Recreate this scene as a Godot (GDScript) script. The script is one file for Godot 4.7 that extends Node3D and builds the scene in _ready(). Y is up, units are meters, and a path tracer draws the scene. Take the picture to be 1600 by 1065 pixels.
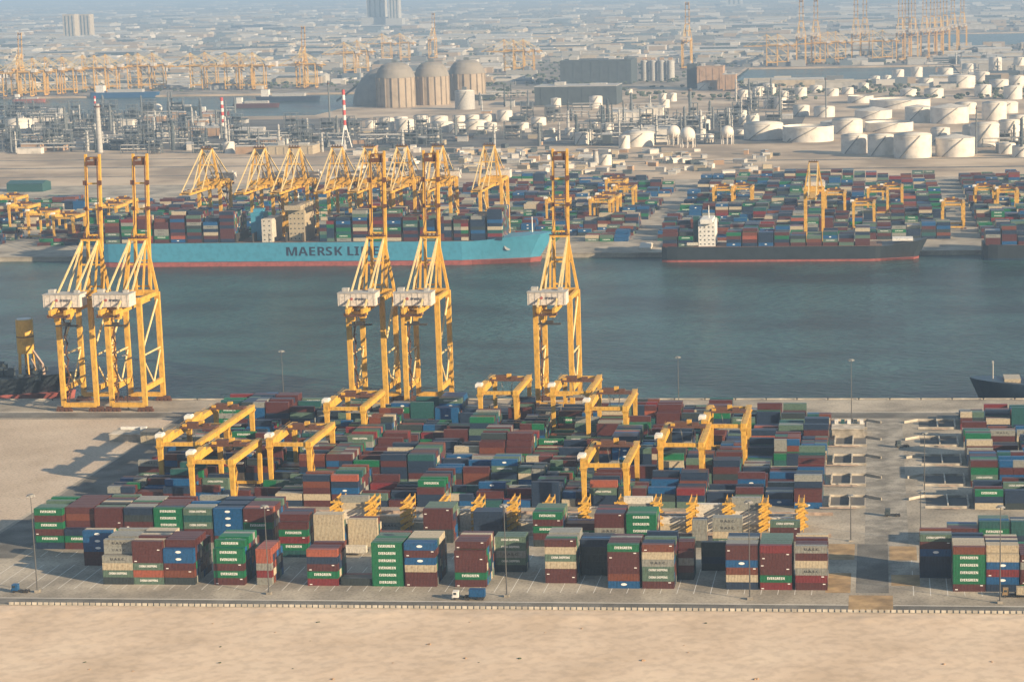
extends Node3D
# A container port seen from the air on a hazy late afternoon. X runs along the quay, -Z away from the camera, metres.

# ---------------------------------------------------------------- camera numbers
const EYE_H := 230.558
const FOCAL := 3303.77            # in pixels of the 1600 x 1065 photograph
const CXP := 1059.06
const YAW := 5.517136
const PITCH := -9.737232
const ROLL := -1.117216
var cam_basis: Basis
var rng := RandomNumberGenerator.new()
var used := {}
var M := {}

func gp(px: float, py: float, h := 0.0) -> Vector3:      # where the line of sight through a pixel meets height h
	var d := cam_basis * Vector3((px - CXP) / FOCAL, -(py - 532.5) / FOCAL, -1.0)
	return Vector3(0, EYE_H, 0) + d * ((h - EYE_H) / d.y)

func height_at(px: float, py: float, z: float) -> float:  # height of the line of sight above the ground at distance z
	var d := cam_basis * Vector3((px - CXP) / FOCAL, -(py - 532.5) / FOCAL, -1.0)
	return EYE_H + d.y * (z / d.z)

func px_size(at: Vector3) -> float:                        # metres covered by one photo pixel there
	return (at - Vector3(0, EYE_H, 0)).length() / FOCAL

# ---------------------------------------------------------------- mesh builder
class MB:
	var v := PackedVector3Array()
	var n := PackedVector3Array()
	var t := Transform3D()
	func tri(a: Vector3, b: Vector3, c: Vector3, na: Vector3, nb: Vector3, nc: Vector3) -> void:
		v.append(t * a); v.append(t * c); v.append(t * b)
		n.append(t.basis * na); n.append(t.basis * nc); n.append(t.basis * nb)
	func quad(a: Vector3, b: Vector3, c: Vector3, d: Vector3) -> void:   # counter-clockwise seen from outside
		var m := (c - a).cross(d - b).normalized()
		tri(a, b, c, m, m, m); tri(a, c, d, m, m, m)
	func face3(a: Vector3, b: Vector3, c: Vector3) -> void:
		var m := (b - a).cross(c - a).normalized()
		tri(a, b, c, m, m, m)
	func hexa(p: Array) -> void:   # 0-3 bottom ccw from above, 4-7 top
		quad(p[3], p[2], p[1], p[0]); quad(p[4], p[5], p[6], p[7])
		for i in 4:
			var j := (i + 1) % 4
			quad(p[i], p[j], p[4 + j], p[4 + i])
	func box(c: Vector3, s: Vector3) -> MB:
		var h := s / 2.0
		hexa([c + Vector3(-h.x, -h.y, h.z), c + Vector3(h.x, -h.y, h.z), c + Vector3(h.x, -h.y, -h.z), c + Vector3(-h.x, -h.y, -h.z),
			c + Vector3(-h.x, h.y, h.z), c + Vector3(h.x, h.y, h.z), c + Vector3(h.x, h.y, -h.z), c + Vector3(-h.x, h.y, -h.z)])
		return self
	func span(a: Vector3, b: Vector3) -> MB:   # box between two corners
		return box((a + b) / 2.0, (b - a).abs())
	func beam(p: Vector3, q: Vector3, w: float, h: float, w2 := -1.0, h2 := -1.0) -> MB:   # tapered box from p to q
		var d := (q - p).normalized()
		var up := Vector3.UP if absf(d.y) < 0.9 else Vector3(0, 0, -1)
		var r := d.cross(up).normalized()
		var u := r.cross(d).normalized()
		if w2 < 0.0: w2 = w
		if h2 < 0.0: h2 = h
		var a := [p - r * w / 2 - u * h / 2, p + r * w / 2 - u * h / 2, p + r * w / 2 + u * h / 2, p - r * w / 2 + u * h / 2]
		var b := [q - r * w2 / 2 - u * h2 / 2, q + r * w2 / 2 - u * h2 / 2, q + r * w2 / 2 + u * h2 / 2, q - r * w2 / 2 + u * h2 / 2]
		quad(a[3], a[2], a[1], a[0]); quad(b[0], b[1], b[2], b[3])
		for i in 4:
			var j := (i + 1) % 4
			quad(a[i], a[j], b[j], b[i])
		return self
	func tube(p: Vector3, q: Vector3, r0: float, r1: float, seg := 10, caps := true) -> MB:
		var d := (q - p).normalized()
		var x := d.cross(Vector3.UP if absf(d.y) < 0.9 else Vector3(0, 0, -1)).normalized()
		var y := d.cross(x).normalized()
		for i in seg:
			var a := TAU * i / seg
			var b := TAU * (i + 1) / seg
			var na := x * cos(a) + y * sin(a)
			var nb := x * cos(b) + y * sin(b)
			tri(p + na * r0, p + nb * r0, q + nb * r1, na, nb, nb)
			tri(p + na * r0, q + nb * r1, q + na * r1, na, nb, na)
			if caps:
				tri(q, q + na * r1, q + nb * r1, d, d, d)
				tri(p, p + nb * r0, p + na * r0, -d, -d, -d)
		return self
	func lathe(c: Vector3, prof: Array, seg := 24) -> MB:   # prof: Vector2(radius, height) from the bottom up
		for k in prof.size() - 1:
			var e: Vector2 = prof[k + 1] - prof[k]
			var m := Vector2(e.y, -e.x).normalized()
			for i in seg:
				var a := TAU * i / seg
				var b := TAU * (i + 1) / seg
				var ca := Vector3(cos(a), 0, -sin(a))
				var cb := Vector3(cos(b), 0, -sin(b))
				var na := ca * m.x + Vector3.UP * m.y
				var nb := cb * m.x + Vector3.UP * m.y
				var p0: Vector3 = c + ca * prof[k].x + Vector3.UP * prof[k].y
				var p1: Vector3 = c + cb * prof[k].x + Vector3.UP * prof[k].y
				var q0: Vector3 = c + ca * prof[k + 1].x + Vector3.UP * prof[k + 1].y
				var q1: Vector3 = c + cb * prof[k + 1].x + Vector3.UP * prof[k + 1].y
				if prof[k].x > 0.001: tri(p0, p1, q1, na, nb, nb)
				if prof[k + 1].x > 0.001: tri(p0, q1, q0, na, nb, na)
		return self
	func ball(c: Vector3, r: float, rings := 10, seg := 18, from := -PI / 2, flat := 1.0) -> MB:
		var f := func(i: int, j: int) -> Vector3:
			var la := from + (PI / 2 - from) * i / rings
			var lo := TAU * j / seg
			return Vector3(cos(la) * cos(lo), sin(la), -cos(la) * sin(lo))
		for i in rings:
			for j in seg:
				var a: Vector3 = f.call(i, j)
				var b: Vector3 = f.call(i, j + 1)
				var d: Vector3 = f.call(i + 1, j)
				var e: Vector3 = f.call(i + 1, j + 1)
				var k := Vector3(r, r * flat, r)
				tri(c + a * k, c + b * k, c + e * k, a, b, e)
				tri(c + a * k, c + e * k, c + d * k, a, e, d)
		return self
	func mesh(m: Material = null) -> ArrayMesh:
		return into(ArrayMesh.new(), m)
	func into(am: ArrayMesh, m: Material = null) -> ArrayMesh:
		var ar := []
		ar.resize(Mesh.ARRAY_MAX)
		ar[Mesh.ARRAY_VERTEX] = v
		ar[Mesh.ARRAY_NORMAL] = n
		am.add_surface_from_arrays(Mesh.PRIMITIVE_TRIANGLES, ar)
		if m: am.surface_set_material(am.get_surface_count() - 1, m)
		return am

# ---------------------------------------------------------------- nodes
func numbered(called: String) -> String:
	var k: int = used.get(called, 0)
	used[called] = k + 1
	return called if k == 0 else "%s_%03d" % [called, k]

func tag(o: Node, label: String, category := "", group := "", kind := "") -> Node:
	if label: o.set_meta("label", label)
	if category: o.set_meta("category", category)
	if group: o.set_meta("group", group)
	if kind: o.set_meta("kind", kind)
	return o

func thing(called: String, label: String, category: String, at := Vector3.ZERO, group := "", turn := 0.0) -> Node3D:
	var o := Node3D.new()
	o.name = numbered(called)
	add_child(o)
	o.position = at
	o.rotation.y = turn
	tag(o, label, category, group, "thing")
	return o

func part(called: String, m: Mesh, mat: Material, parent: Node, at := Vector3.ZERO) -> MeshInstance3D:
	var o := MeshInstance3D.new()
	o.name = called
	o.mesh = m
	if mat: o.material_override = mat
	o.position = at
	if parent == self:
		o.name = numbered(called)
	parent.add_child(o, true)
	return o

func copy(src: Node3D, at: Vector3, label := "", turn := 0.0, group := "", size := 1.0) -> Node3D:
	var c := src.duplicate()
	c.name = numbered(String(src.name).rstrip("_0123456789"))
	add_child(c)
	c.position = at
	c.rotation = Vector3(0, turn, 0)
	c.scale = Vector3.ONE * size
	if label: c.set_meta("label", label)
	if group: c.set_meta("group", group)
	return c

# ---------------------------------------------------------------- materials
func noise_tex(seed_: int, freq: float, colors: Array, at: Array, side := 512, octaves := 5, normal := false, stretch := Vector2.ONE) -> Texture2D:
	var nz := FastNoiseLite.new()
	nz.seed = seed_
	nz.noise_type = FastNoiseLite.TYPE_SIMPLEX_SMOOTH
	nz.frequency = freq
	nz.fractal_octaves = octaves
	nz.fractal_gain = 0.55
	var t := NoiseTexture2D.new()
	t.width = side
	t.height = side
	t.seamless = true
	t.noise = nz
	if normal:
		t.as_normal_map = true
		t.bump_strength = 24.0
	else:
		var g := Gradient.new()
		g.colors = PackedColorArray(colors)
		g.offsets = PackedFloat32Array(at)
		t.color_ramp = g
	return t

func flat(c: Color, rough := 0.7, metal := 0.0) -> StandardMaterial3D:   # c: linear base colour
	var m := StandardMaterial3D.new()
	m.albedo_color = c.linear_to_srgb()
	m.roughness = rough
	m.metallic = metal
	return m

func grained(c: Color, tex: Texture2D, scale: float, rough := 0.8, fine: Texture2D = null, fine_scale := 0.1) -> StandardMaterial3D:
	var m := flat(c, rough)
	m.albedo_texture = tex
	m.uv1_triplanar = true
	m.uv1_world_triplanar = true
	m.uv1_scale = Vector3.ONE * scale
	if fine:
		m.detail_enabled = true
		m.detail_blend_mode = BaseMaterial3D.BLEND_MODE_MUL
		m.detail_albedo = fine
		m.detail_uv_layer = BaseMaterial3D.DETAIL_UV_2
		m.uv2_triplanar = true
		m.uv2_world_triplanar = true
		m.uv2_scale = Vector3.ONE * fine_scale
	return m

func streaked(m: StandardMaterial3D) -> StandardMaterial3D:   # rain and rust runs down the sides
	m.uv2_scale = Vector3(0.45, 0.035, 0.45)
	return m

func g3(v: float) -> Color:
	return Color(v, v, v)

const PAINT := {   # linear base colours of the container paints
	"M": Color(0.095, 0.028, 0.026), "R": Color(0.19, 0.025, 0.028), "U": Color(0.17, 0.052, 0.028), "B": Color(0.010, 0.09, 0.24),
	"N": Color(0.018, 0.036, 0.075), "G": Color(0.008, 0.145, 0.06), "g": Color(0.10, 0.165, 0.125), "C": Color(0.50, 0.43, 0.31),
	"Y": Color(0.27, 0.275, 0.25), "K": Color(0.035, 0.048, 0.052), "T": Color(0.02, 0.095, 0.095), "O": Color(0.34, 0.095, 0.055), "W": Color(0.66, 0.62, 0.54)}
const PAINT_NAME := {"M": "maroon", "R": "red", "U": "rust brown", "B": "bright blue", "N": "navy blue", "G": "green", "g": "grey green", "C": "cream", "Y": "pale grey", "K": "dark slate", "T": "teal", "O": "salmon orange", "W": "white"}

func make_materials() -> void:
	var wear := noise_tex(3, 0.02, [g3(0.80), g3(0.95), g3(1.0)], [0.1, 0.45, 0.9], 256)
	var fine := noise_tex(4, 0.05, [g3(0.78), g3(1.0), g3(1.0)], [0.0, 0.55, 1.0], 256)
	var patches := noise_tex(5, 0.008, [g3(0.72), g3(0.86), g3(1.0)], [0.15, 0.5, 0.85], 512)
	var sandy := noise_tex(6, 0.006, [Color(0.91, 0.895, 0.88), Color(0.965, 0.955, 0.95), Color(1, 1, 1)], [0.2, 0.5, 0.8], 512, 6)
	var soft := noise_tex(8, 0.03, [g3(0.93), g3(1.0), g3(1.0)], [0.2, 0.6, 1.0], 256)
	M.wear = wear
	var streak := noise_tex(15, 0.03, [Color(0.74, 0.66, 0.60), Color(0.95, 0.94, 0.93), Color(1, 1, 1)], [0.12, 0.36, 0.7], 256)
	M.streak = streak
	for k in PAINT:
		M["paint_" + k] = streaked(grained(PAINT[k], wear, 0.13, 0.40, streak))
		M["roof_" + k] = M["paint_" + k]
	M.yellow = streaked(grained(Color(0.72, 0.42, 0.065), wear, 0.03, 0.5, streak))
	M.yellow_far = M.yellow
	M.cream_steel = grained(Color(0.72, 0.55, 0.26), wear, 0.06, 0.55)
	M.white = grained(Color(0.74, 0.72, 0.68), wear, 0.05, 0.6)
	M.house = grained(Color(0.62, 0.565, 0.51), wear, 0.09, 0.7)
	M.dark = flat(Color(0.035, 0.032, 0.03), 0.6)
	M.rustdark = grained(Color(0.11, 0.045, 0.025), wear, 0.2, 0.8)
	M.glass = flat(Color(0.03, 0.045, 0.055), 0.1)
	M.grey = grained(Color(0.24, 0.24, 0.23), wear, 0.1, 0.6)
	M.lightgrey = grained(Color(0.42, 0.41, 0.39), wear, 0.04, 0.7)
	M.concrete = grained(Color(0.46, 0.41, 0.34), patches, 0.03, 0.9, fine, 0.2)
	M.pale_concrete = grained(Color(0.58, 0.52, 0.43), patches, 0.03, 0.9)
	M.pinkish = grained(Color(0.50, 0.37, 0.29), patches, 0.05, 0.9)
	M.pavement = grained(Color(0.455, 0.40, 0.32), patches, 0.006, 0.92, fine, 0.05)
	M.asphalt = grained(Color(0.20, 0.19, 0.17), patches, 0.01, 0.95, fine, 0.07)
	M.lane = grained(Color(0.36, 0.33, 0.28), patches, 0.02, 0.95, fine, 0.07)
	M.lot = grained(Color(0.54, 0.445, 0.345), sandy, 0.006, 0.95, fine, 0.045)
	M.sand = grained(Color(0.70, 0.55, 0.405), sandy, 0.004, 0.97, soft, 0.02)
	M.far_sand = grained(Color(0.52, 0.41, 0.295), noise_tex(11, 0.01, [Color(0.74, 0.73, 0.73), Color(0.90, 0.89, 0.88), Color(1, 1, 1)], [0.25, 0.5, 0.75], 512, 6), 0.0011, 0.97)
	M.tan = grained(Color(0.45, 0.30, 0.15), patches, 0.02, 0.9)
	M.paint_line = flat(Color(0.72, 0.70, 0.66), 0.8)
	M.red = flat(Color(0.45, 0.045, 0.035), 0.6)
	M.tank = grained(Color(0.72, 0.67, 0.60), wear, 0.012, 0.7)
	M.tank_roof = grained(Color(0.55, 0.52, 0.47), wear, 0.015, 0.8)
	M.lng = grained(Color(0.36, 0.29, 0.215), wear, 0.008, 0.8)
	M.lng_roof = grained(Color(0.25, 0.225, 0.195), wear, 0.01, 0.85)
	M.slate = grained(Color(0.05, 0.068, 0.08), wear, 0.01, 0.8)
	M.brick = grained(Color(0.40, 0.26, 0.16), wear, 0.01, 0.85)
	M.plant_steel = grained(Color(0.13, 0.145, 0.155), wear, 0.02, 0.6)
	M.maersk = grained(Color(0.055, 0.265, 0.40), soft, 0.02, 0.5)
	M.boot = grained(Color(0.36, 0.10, 0.085), wear, 0.03, 0.6)
	M.hull_dark = grained(Color(0.022, 0.032, 0.042), wear, 0.02, 0.5)
	M.hull_navy = grained(Color(0.016, 0.045, 0.085), wear, 0.02, 0.45)
	M.deck = grained(Color(0.17, 0.10, 0.075), wear, 0.03, 0.8)
	M.navy_ink = flat(Color(0.012, 0.025, 0.06), 0.6)
	M.white_ink = flat(Color(0.78, 0.77, 0.74), 0.6)
	M.black_ink = flat(Color(0.03, 0.03, 0.03), 0.6)
	M.district = grained(Color(0.30, 0.262, 0.215), noise_tex(12, 0.02, [Color(0.62, 0.63, 0.64), Color(0.86, 0.85, 0.84), Color(1, 1, 1)], [0.25, 0.5, 0.75], 512, 6), 0.0016, 0.97)
	M.mast = flat(Color(0.10, 0.10, 0.10), 0.5, 0.3)
	M.plant_ground = grained(Color(0.13, 0.125, 0.12), patches, 0.004, 0.95)
	M.city_pale = grained(Color(0.44, 0.42, 0.385), wear, 0.01, 0.85)
	M.city_cream = grained(Color(0.46, 0.39, 0.29), wear, 0.01, 0.85)
	M.foliage = flat(Color(0.05, 0.07, 0.035), 0.9)
	var w := flat(Color(0.030, 0.088, 0.088), 0.24)
	w.detail_enabled = true
	w.detail_blend_mode = BaseMaterial3D.BLEND_MODE_MUL
	w.detail_albedo = noise_tex(21, 0.008, [g3(0.62), g3(0.86), g3(1.0)], [0.25, 0.5, 0.75], 512, 6)
	w.detail_uv_layer = BaseMaterial3D.DETAIL_UV_2
	w.uv2_triplanar = true
	w.uv2_world_triplanar = true
	w.uv2_scale = Vector3(0.0012, 0.0012, 0.0022)
	w.normal_enabled = true
	w.normal_texture = noise_tex(22, 0.009, [], [], 1024, 6, true)
	w.normal_scale = 2.0
	w.uv1_triplanar = true
	w.uv1_world_triplanar = true
	w.uv1_scale = Vector3(0.0075, 0.01, 0.018)
	M.water = w

# ---------------------------------------------------------------- text
var texts := {}
func text_mesh(words: String, width: float, tall := 0.0) -> Array:   # [mesh, scale]
	var key := words
	if not texts.has(key):
		var t := TextMesh.new()
		var f := SystemFont.new()
		f.font_names = PackedStringArray(["Droid Sans"])
		f.font_weight = 700
		t.font = f
		t.text = words
		t.font_size = 32
		t.pixel_size = 0.05
		t.depth = 0.05
		t.curve_step = 4.0
		texts[key] = t
	var b: AABB = texts[key].get_aabb()
	var s := width / maxf(b.size.x, 0.01)
	var sy := s if tall <= 0.0 else tall / maxf(b.size.y * 0.72, 0.01)
	return [texts[key], Vector3(s, sy, 1.0)]

func lettering(words: String, width: float, tall: float, mat: Material, parent: Node, at: Vector3, turn := 0.0) -> void:
	var a := text_mesh(words, width, tall)
	var o := part("lettering", a[0], mat, parent, at)
	o.scale = a[1]
	o.rotation.y = turn

# ================================================================ build
func _ready() -> void:
	rng.seed = 20240611
	cam_basis = Basis.from_euler(Vector3(deg_to_rad(PITCH), deg_to_rad(YAW), deg_to_rad(ROLL)), EULER_ORDER_YXZ)
	var cam := Camera3D.new()
	cam.name = "camera"
	cam.near = 1.0
	cam.far = 120000.0
	cam.projection = Camera3D.PROJECTION_FRUSTUM       # the photograph is cut from the side of a wider frame
	cam.size = 1065.0 / FOCAL
	cam.frustum_offset = Vector2((800.0 - CXP) / FOCAL, 0.0)
	cam.transform = Transform3D(cam_basis, Vector3(0, EYE_H, 0))
	add_child(cam)
	cam.current = true

	var env := Environment.new()
	env.background_mode = Environment.BG_SKY
	var sky_m := ProceduralSkyMaterial.new()
	sky_m.sky_top_color = Color(0.40, 0.48, 0.56)
	sky_m.sky_horizon_color = Color(0.63, 0.67, 0.69)
	sky_m.sky_curve = 0.16
	sky_m.ground_bottom_color = Color(0.45, 0.42, 0.38)
	sky_m.ground_horizon_color = Color(0.62, 0.64, 0.66)
	sky_m.sun_angle_max = 12.0
	var sky := Sky.new()
	sky.sky_material = sky_m
	env.sky = sky
	env.background_energy_multiplier = 0.80
	env.tonemap_mode = Environment.TONE_MAPPER_LINEAR
	env.tonemap_exposure = 2.12
	env.sdfgi_enabled = true
	env.ssao_enabled = true
	env.ssil_enabled = true
	env.fog_enabled = true
	env.fog_density = 0.000088
	env.fog_light_color = Color(0.70, 0.83, 0.98)
	var we := WorldEnvironment.new()
	we.name = "world_environment"
	we.environment = env
	add_child(we)

	var sun := DirectionalLight3D.new()
	sun.name = "sun"
	sun.light_energy = 1.6
	sun.light_angular_distance = 0.5
	sun.light_color = Color(1.0, 0.895, 0.74)
	sun.shadow_enabled = true
	var az := deg_to_rad(26.0)
	var el := deg_to_rad(18.0)
	var to_sun := Vector3(cos(az) * cos(el), sin(el), sin(az) * cos(el))
	sun.basis = Basis.looking_at(-to_sun, Vector3.UP)
	add_child(sun)

	make_materials()
	build_land()
	build_terminal_ground()
	build_containers()
	build_quay_cranes()
	build_yard_gantries()
	build_reefer_racks()
	build_ships()
	build_far_terminal()
	build_industry()
	build_city()
	build_small_things()

# ---------------------------------------------------------------- land and water
const QUAY := -1147.0          # edge of the near quay
const FAR_QUAY := -1782.0      # edge of the far quay
const BASINS := [[-6000.0, -1010.0, -4520.0, -3740.0], [-330.0, 190.0, -5450.0, -4760.0], [210.0, 2600.0, -8300.0, -6900.0]]

func structure(called: String, m: Mesh, mat: Material) -> MeshInstance3D:
	var o := part(called, m, mat, self)
	o.set_meta("kind", "structure")
	return o

func sheet(x0: float, x1: float, z0: float, z1: float, y: float, mb: MB = null) -> MB:
	if mb == null: mb = MB.new()
	mb.quad(Vector3(x0, y, z0), Vector3(x1, y, z0), Vector3(x1, y, z1), Vector3(x0, y, z1))
	return mb

func build_land() -> void:
	# desert plain reaching the horizon, with the harbour basins left open
	var xs := [-60000.0, 60000.0]
	var zs := [-70000.0, FAR_QUAY + 0.5]
	for b in BASINS:
		xs.append_array([b[0], b[1]])
		zs.append_array([b[2], b[3]])
	xs.sort()
	zs.sort()
	var mb := MB.new()
	for i in xs.size() - 1:
		for j in zs.size() - 1:
			var cx: float = (xs[i] + xs[i + 1]) / 2
			var cz: float = (zs[j] + zs[j + 1]) / 2
			var wet := false
			for b in BASINS:
				wet = wet or (cx > b[0] and cx < b[1] and cz > b[2] and cz < b[3])
			if not wet:
				sheet(xs[i], xs[i + 1], zs[j + 1], zs[j], -0.3, mb)
	for b in BASINS:      # banks
		mb.quad(Vector3(b[0], -6, b[2]), Vector3(b[1], -6, b[2]), Vector3(b[1], -0.3, b[2]), Vector3(b[0], -0.3, b[2]))
	structure("desert_ground", mb.mesh(), M.far_sand)
	var plain := sheet(-60000, 60000, -5480, -6890, -0.22)
	sheet(-60000, 200, -6890, -8310, -0.22, plain)
	sheet(-60000, 60000, -8310, -69000, -0.22, plain)
	sheet(-60000, -340, -4540, -5480, -0.22, plain)
	structure("district_ground", plain.mesh(), M.district)
	var near := sheet(-60000, 60000, 4000, -640, -0.35)
	sheet(-60000, -420, -640, -1140, -0.35, near)
	sheet(160, 60000, -640, -1140, -0.35, near)
	structure("near_ground", near.mesh(), M.sand)
	structure("harbour_water", sheet(-9000, 9000, -1140, -9000, -4.0).mesh(), M.water)
	# sand strip in front of the terminal, gently uneven
	var nz := FastNoiseLite.new()
	nz.seed = 7
	nz.frequency = 0.035
	nz.fractal_octaves = 5
	var x0 := -420.0
	var x1 := 160.0
	var z0 := -640.0
	var z1 := -750.5
	var nx := 290
	var nzz := 62
	var hts := PackedFloat32Array()
	for j in nzz + 1:
		for i in nx + 1:
			var x := lerpf(x0, x1, float(i) / nx)
			var z := lerpf(z0, z1, float(j) / nzz)
			var h := nz.get_noise_2d(x * 0.55, z) * 0.20
			h += 0.05 * nz.get_noise_2d(x * 4.0, z * 5.0)
			# berm of pushed sand along the terminal kerb and two shallow vehicle tracks
			h += 0.55 * exp(-pow((z + 741.0 + 2.5 * nz.get_noise_2d(x * 0.5, 90.0)) / 4.0, 2.0)) * (0.6 + nz.get_noise_2d(x * 1.2, 400.0))
			for tr in [[-705.0, 0.010], [-702.6, 0.010], [-688.0, -0.016], [-685.8, -0.016]]:
				h -= 0.10 * exp(-pow((z - tr[0] - tr[1] * (x + 150.0) - 3.0 * sin(x * 0.013)) / 0.9, 2.0))
			var edge := minf(1.0, minf(minf(x - x0, x1 - x), (z0 - z)) / 12.0)
			hts.append(lerpf(-0.36, h, clampf(edge, 0.0, 1.0)) if j < nzz else -0.25)
	var am := MB.new()
	var at := func(i: int, j: int) -> Vector3:
		return Vector3(lerpf(x0, x1, float(i) / nx), hts[j * (nx + 1) + i], lerpf(z0, z1, float(j) / nzz))
	var nrm := func(i: int, j: int) -> Vector3:
		var a: Vector3 = at.call(mini(i + 1, nx), j) - at.call(maxi(i - 1, 0), j)
		var b: Vector3 = at.call(i, mini(j + 1, nzz)) - at.call(i, maxi(j - 1, 0))
		return a.cross(b).normalized()
	for j in nzz:
		for i in nx:
			var a: Vector3 = at.call(i, j)
			var b: Vector3 = at.call(i + 1, j)
			var c: Vector3 = at.call(i + 1, j + 1)
			var d: Vector3 = at.call(i, j + 1)
			var na: Vector3 = nrm.call(i, j)
			var nb: Vector3 = nrm.call(i + 1, j)
			var nc: Vector3 = nrm.call(i + 1, j + 1)
			var nd: Vector3 = nrm.call(i, j + 1)
			am.tri(a, b, c, na, nb, nc)
			am.tri(a, c, d, na, nc, nd)
	structure("sand_strip_ground", am.mesh(), M.sand)

func build_terminal_ground() -> void:
	var slab := MB.new().span(Vector3(-1500, -7, -750), Vector3(1500, 0, QUAY))
	structure("terminal_pavement", slab.mesh(), M.pavement)
	var far := MB.new().span(Vector3(-3000, -7, FAR_QUAY), Vector3(2500, 0, -2440))
	structure("far_terminal_pavement", far.mesh(), M.pavement)
	structure("quay_kerb", MB.new().span(Vector3(-1500, 0.004, QUAY + 1.0), Vector3(1500, 0.6, QUAY + 0.1)).mesh(), M.pale_concrete)
	# sand-coloured open lot beside the blocks, its road, and the service road behind the sand
	structure("sandy_lot_ground", sheet(-1400, -380, -836, -1092, 0.012).mesh(), M.lot)
	var r := sheet(-378, -356, -815, -1096, 0.008)
	structure("block_end_road", r.mesh(), M.asphalt)
	structure("service_road", sheet(-1400, 1400, -751.2, -758.5, 0.01).mesh(), M.asphalt)
	structure("quay_road", sheet(-1400, 1400, -1096, -1110, 0.008).mesh(), M.asphalt)
	structure("truck_lane_road", sheet(-6, 12, -790, -1094, 0.008).mesh(), M.lane)
	var edge := sheet(-1400, 1400, -759.2, -759.6, 0.014)
	sheet(-1400, 1400, -1111.0, -1111.4, 0.014, edge)
	structure("road_edge_marking", edge.mesh(), M.paint_line)
	# bay lines between the stacks
	var lines := MB.new()
	var x := -352.0
	while x < 60.0:
		if x < -24.0 or x > 12.0:
			sheet(x - 0.11, x + 0.11, -772, -806, 0.016, lines)
			sheet(x - 0.11, x + 0.11, -818, -826, 0.016, lines)
		x += 6.4
	structure("bay_marking", lines.mesh(), M.paint_line)
	# tan and dark slabs of the truck transfer bays
	for s in [[-22.0, -10.0, -821.0, -845.0, 1], [-20.5, -11.0, -775.0, -802.0, 1], [-11.5, 5.0, -752.0, -772.0, 1], [4.0, 15.0, -821.0, -842.0, 1], [4.5, 15.5, -785.0, -800.0, 1], [-9.0, 3.5, -775.0, -845.0, 0]]:
		structure("bay_pavement", sheet(s[0], s[1], s[2], s[3], 0.02 if s[4] else 0.013).mesh(), M.tan if s[4] else M.asphalt)
	# row of low concrete barrier blocks between terminal and sand
	var w := thing("barrier_wall", "long row of low pale concrete barrier blocks along the sand", "barrier", Vector3(0, 0, -750.6))
	var bm := MB.new()
	bm.hexa([Vector3(-0.85, 0, 0.35), Vector3(0.85, 0, 0.35), Vector3(0.85, 0, -0.35), Vector3(-0.85, 0, -0.35), Vector3(-0.85, 1.0, 0.12), Vector3(0.85, 1.0, 0.12), Vector3(0.85, 1.0, -0.12), Vector3(-0.85, 1.0, -0.12)])
	var bmesh := bm.mesh()
	for i in 180:
		var b := part("barrier_block", bmesh, M.pale_concrete, w, Vector3(-330.0 + i * 2.28, 0, rng.randf_range(-0.06, 0.06)))
		b.rotation.y = rng.randf_range(-0.03, 0.03)
	# transfer-bay guide walls at the ends of the gantry blocks
	for side in [-1, 1]:
		for k in 5:
			var z := -905.0 - k * 41.0
			var t := thing("guide_wall", "pale concrete guide walls of a truck bay %s the lane, serving the %s gantry block" % ["before" if side < 0 else "past", ["first", "second", "third", "fourth", "fifth"][k]], "wall", Vector3(-3.0 + side * 0.0, 0, z), "truck bay walls")
			var a := MB.new()
			var o := -1.0 if side < 0 else 1.0
			var xx := -22.0 if side < 0 else 39.0
			var xe := -6.0 if side < 0 else 20.0
			a.span(Vector3(xx + 3.0, 0, -0.25), Vector3(xe + 3.0, 1.1, 0.25))
			part("wall", a.mesh(), M.pale_concrete, t)
			part("wall", MB.new().span(Vector3(xx + 3.0, 0, -19.75), Vector3(xe + 3.0, 1.1, -20.25)).mesh(), M.pale_concrete, t)
			part("angled_wall", MB.new().beam(Vector3(xe + 3.0, 0.6, -20.0), Vector3(xe + 3.0 - o * 7.0, 0.6, -14.0), 0.5, 1.2).mesh(), M.pale_concrete, t)
			part("cross_wall", MB.new().span(Vector3(xx + 3.0 - o * 9.0 - 0.3, 0, -19.7), Vector3(xx + 3.0 - o * 9.0 + 0.3, 1.5, -0.3)).mesh(), M.pale_concrete, t)
			part("cross_wall", MB.new().span(Vector3(xx + 3.0 - 0.3, 0, -19.7), Vector3(xx + 3.0 + 0.3, 1.5, -0.3)).mesh(), M.pale_concrete, t)
			part("bay_floor", sheet(minf(xx, xe) + 3.5, maxf(xx, xe) + 2.5, -0.5, -19.5, 0.024).mesh(), M.plant_ground, t)
			part("barrier_rail", MB.new().span(Vector3(xx + 3.0 - o * 0.0 - 4.0, 0.6, 3.0), Vector3(xx + 12.0 * -o + 3.0, 1.1, 3.5)).mesh(), M.pinkish, t)

# ---------------------------------------------------------------- containers
var cmesh := {}
var cbatch: Array = []         # [Transform, colour key]
const HC := 2.896

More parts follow.
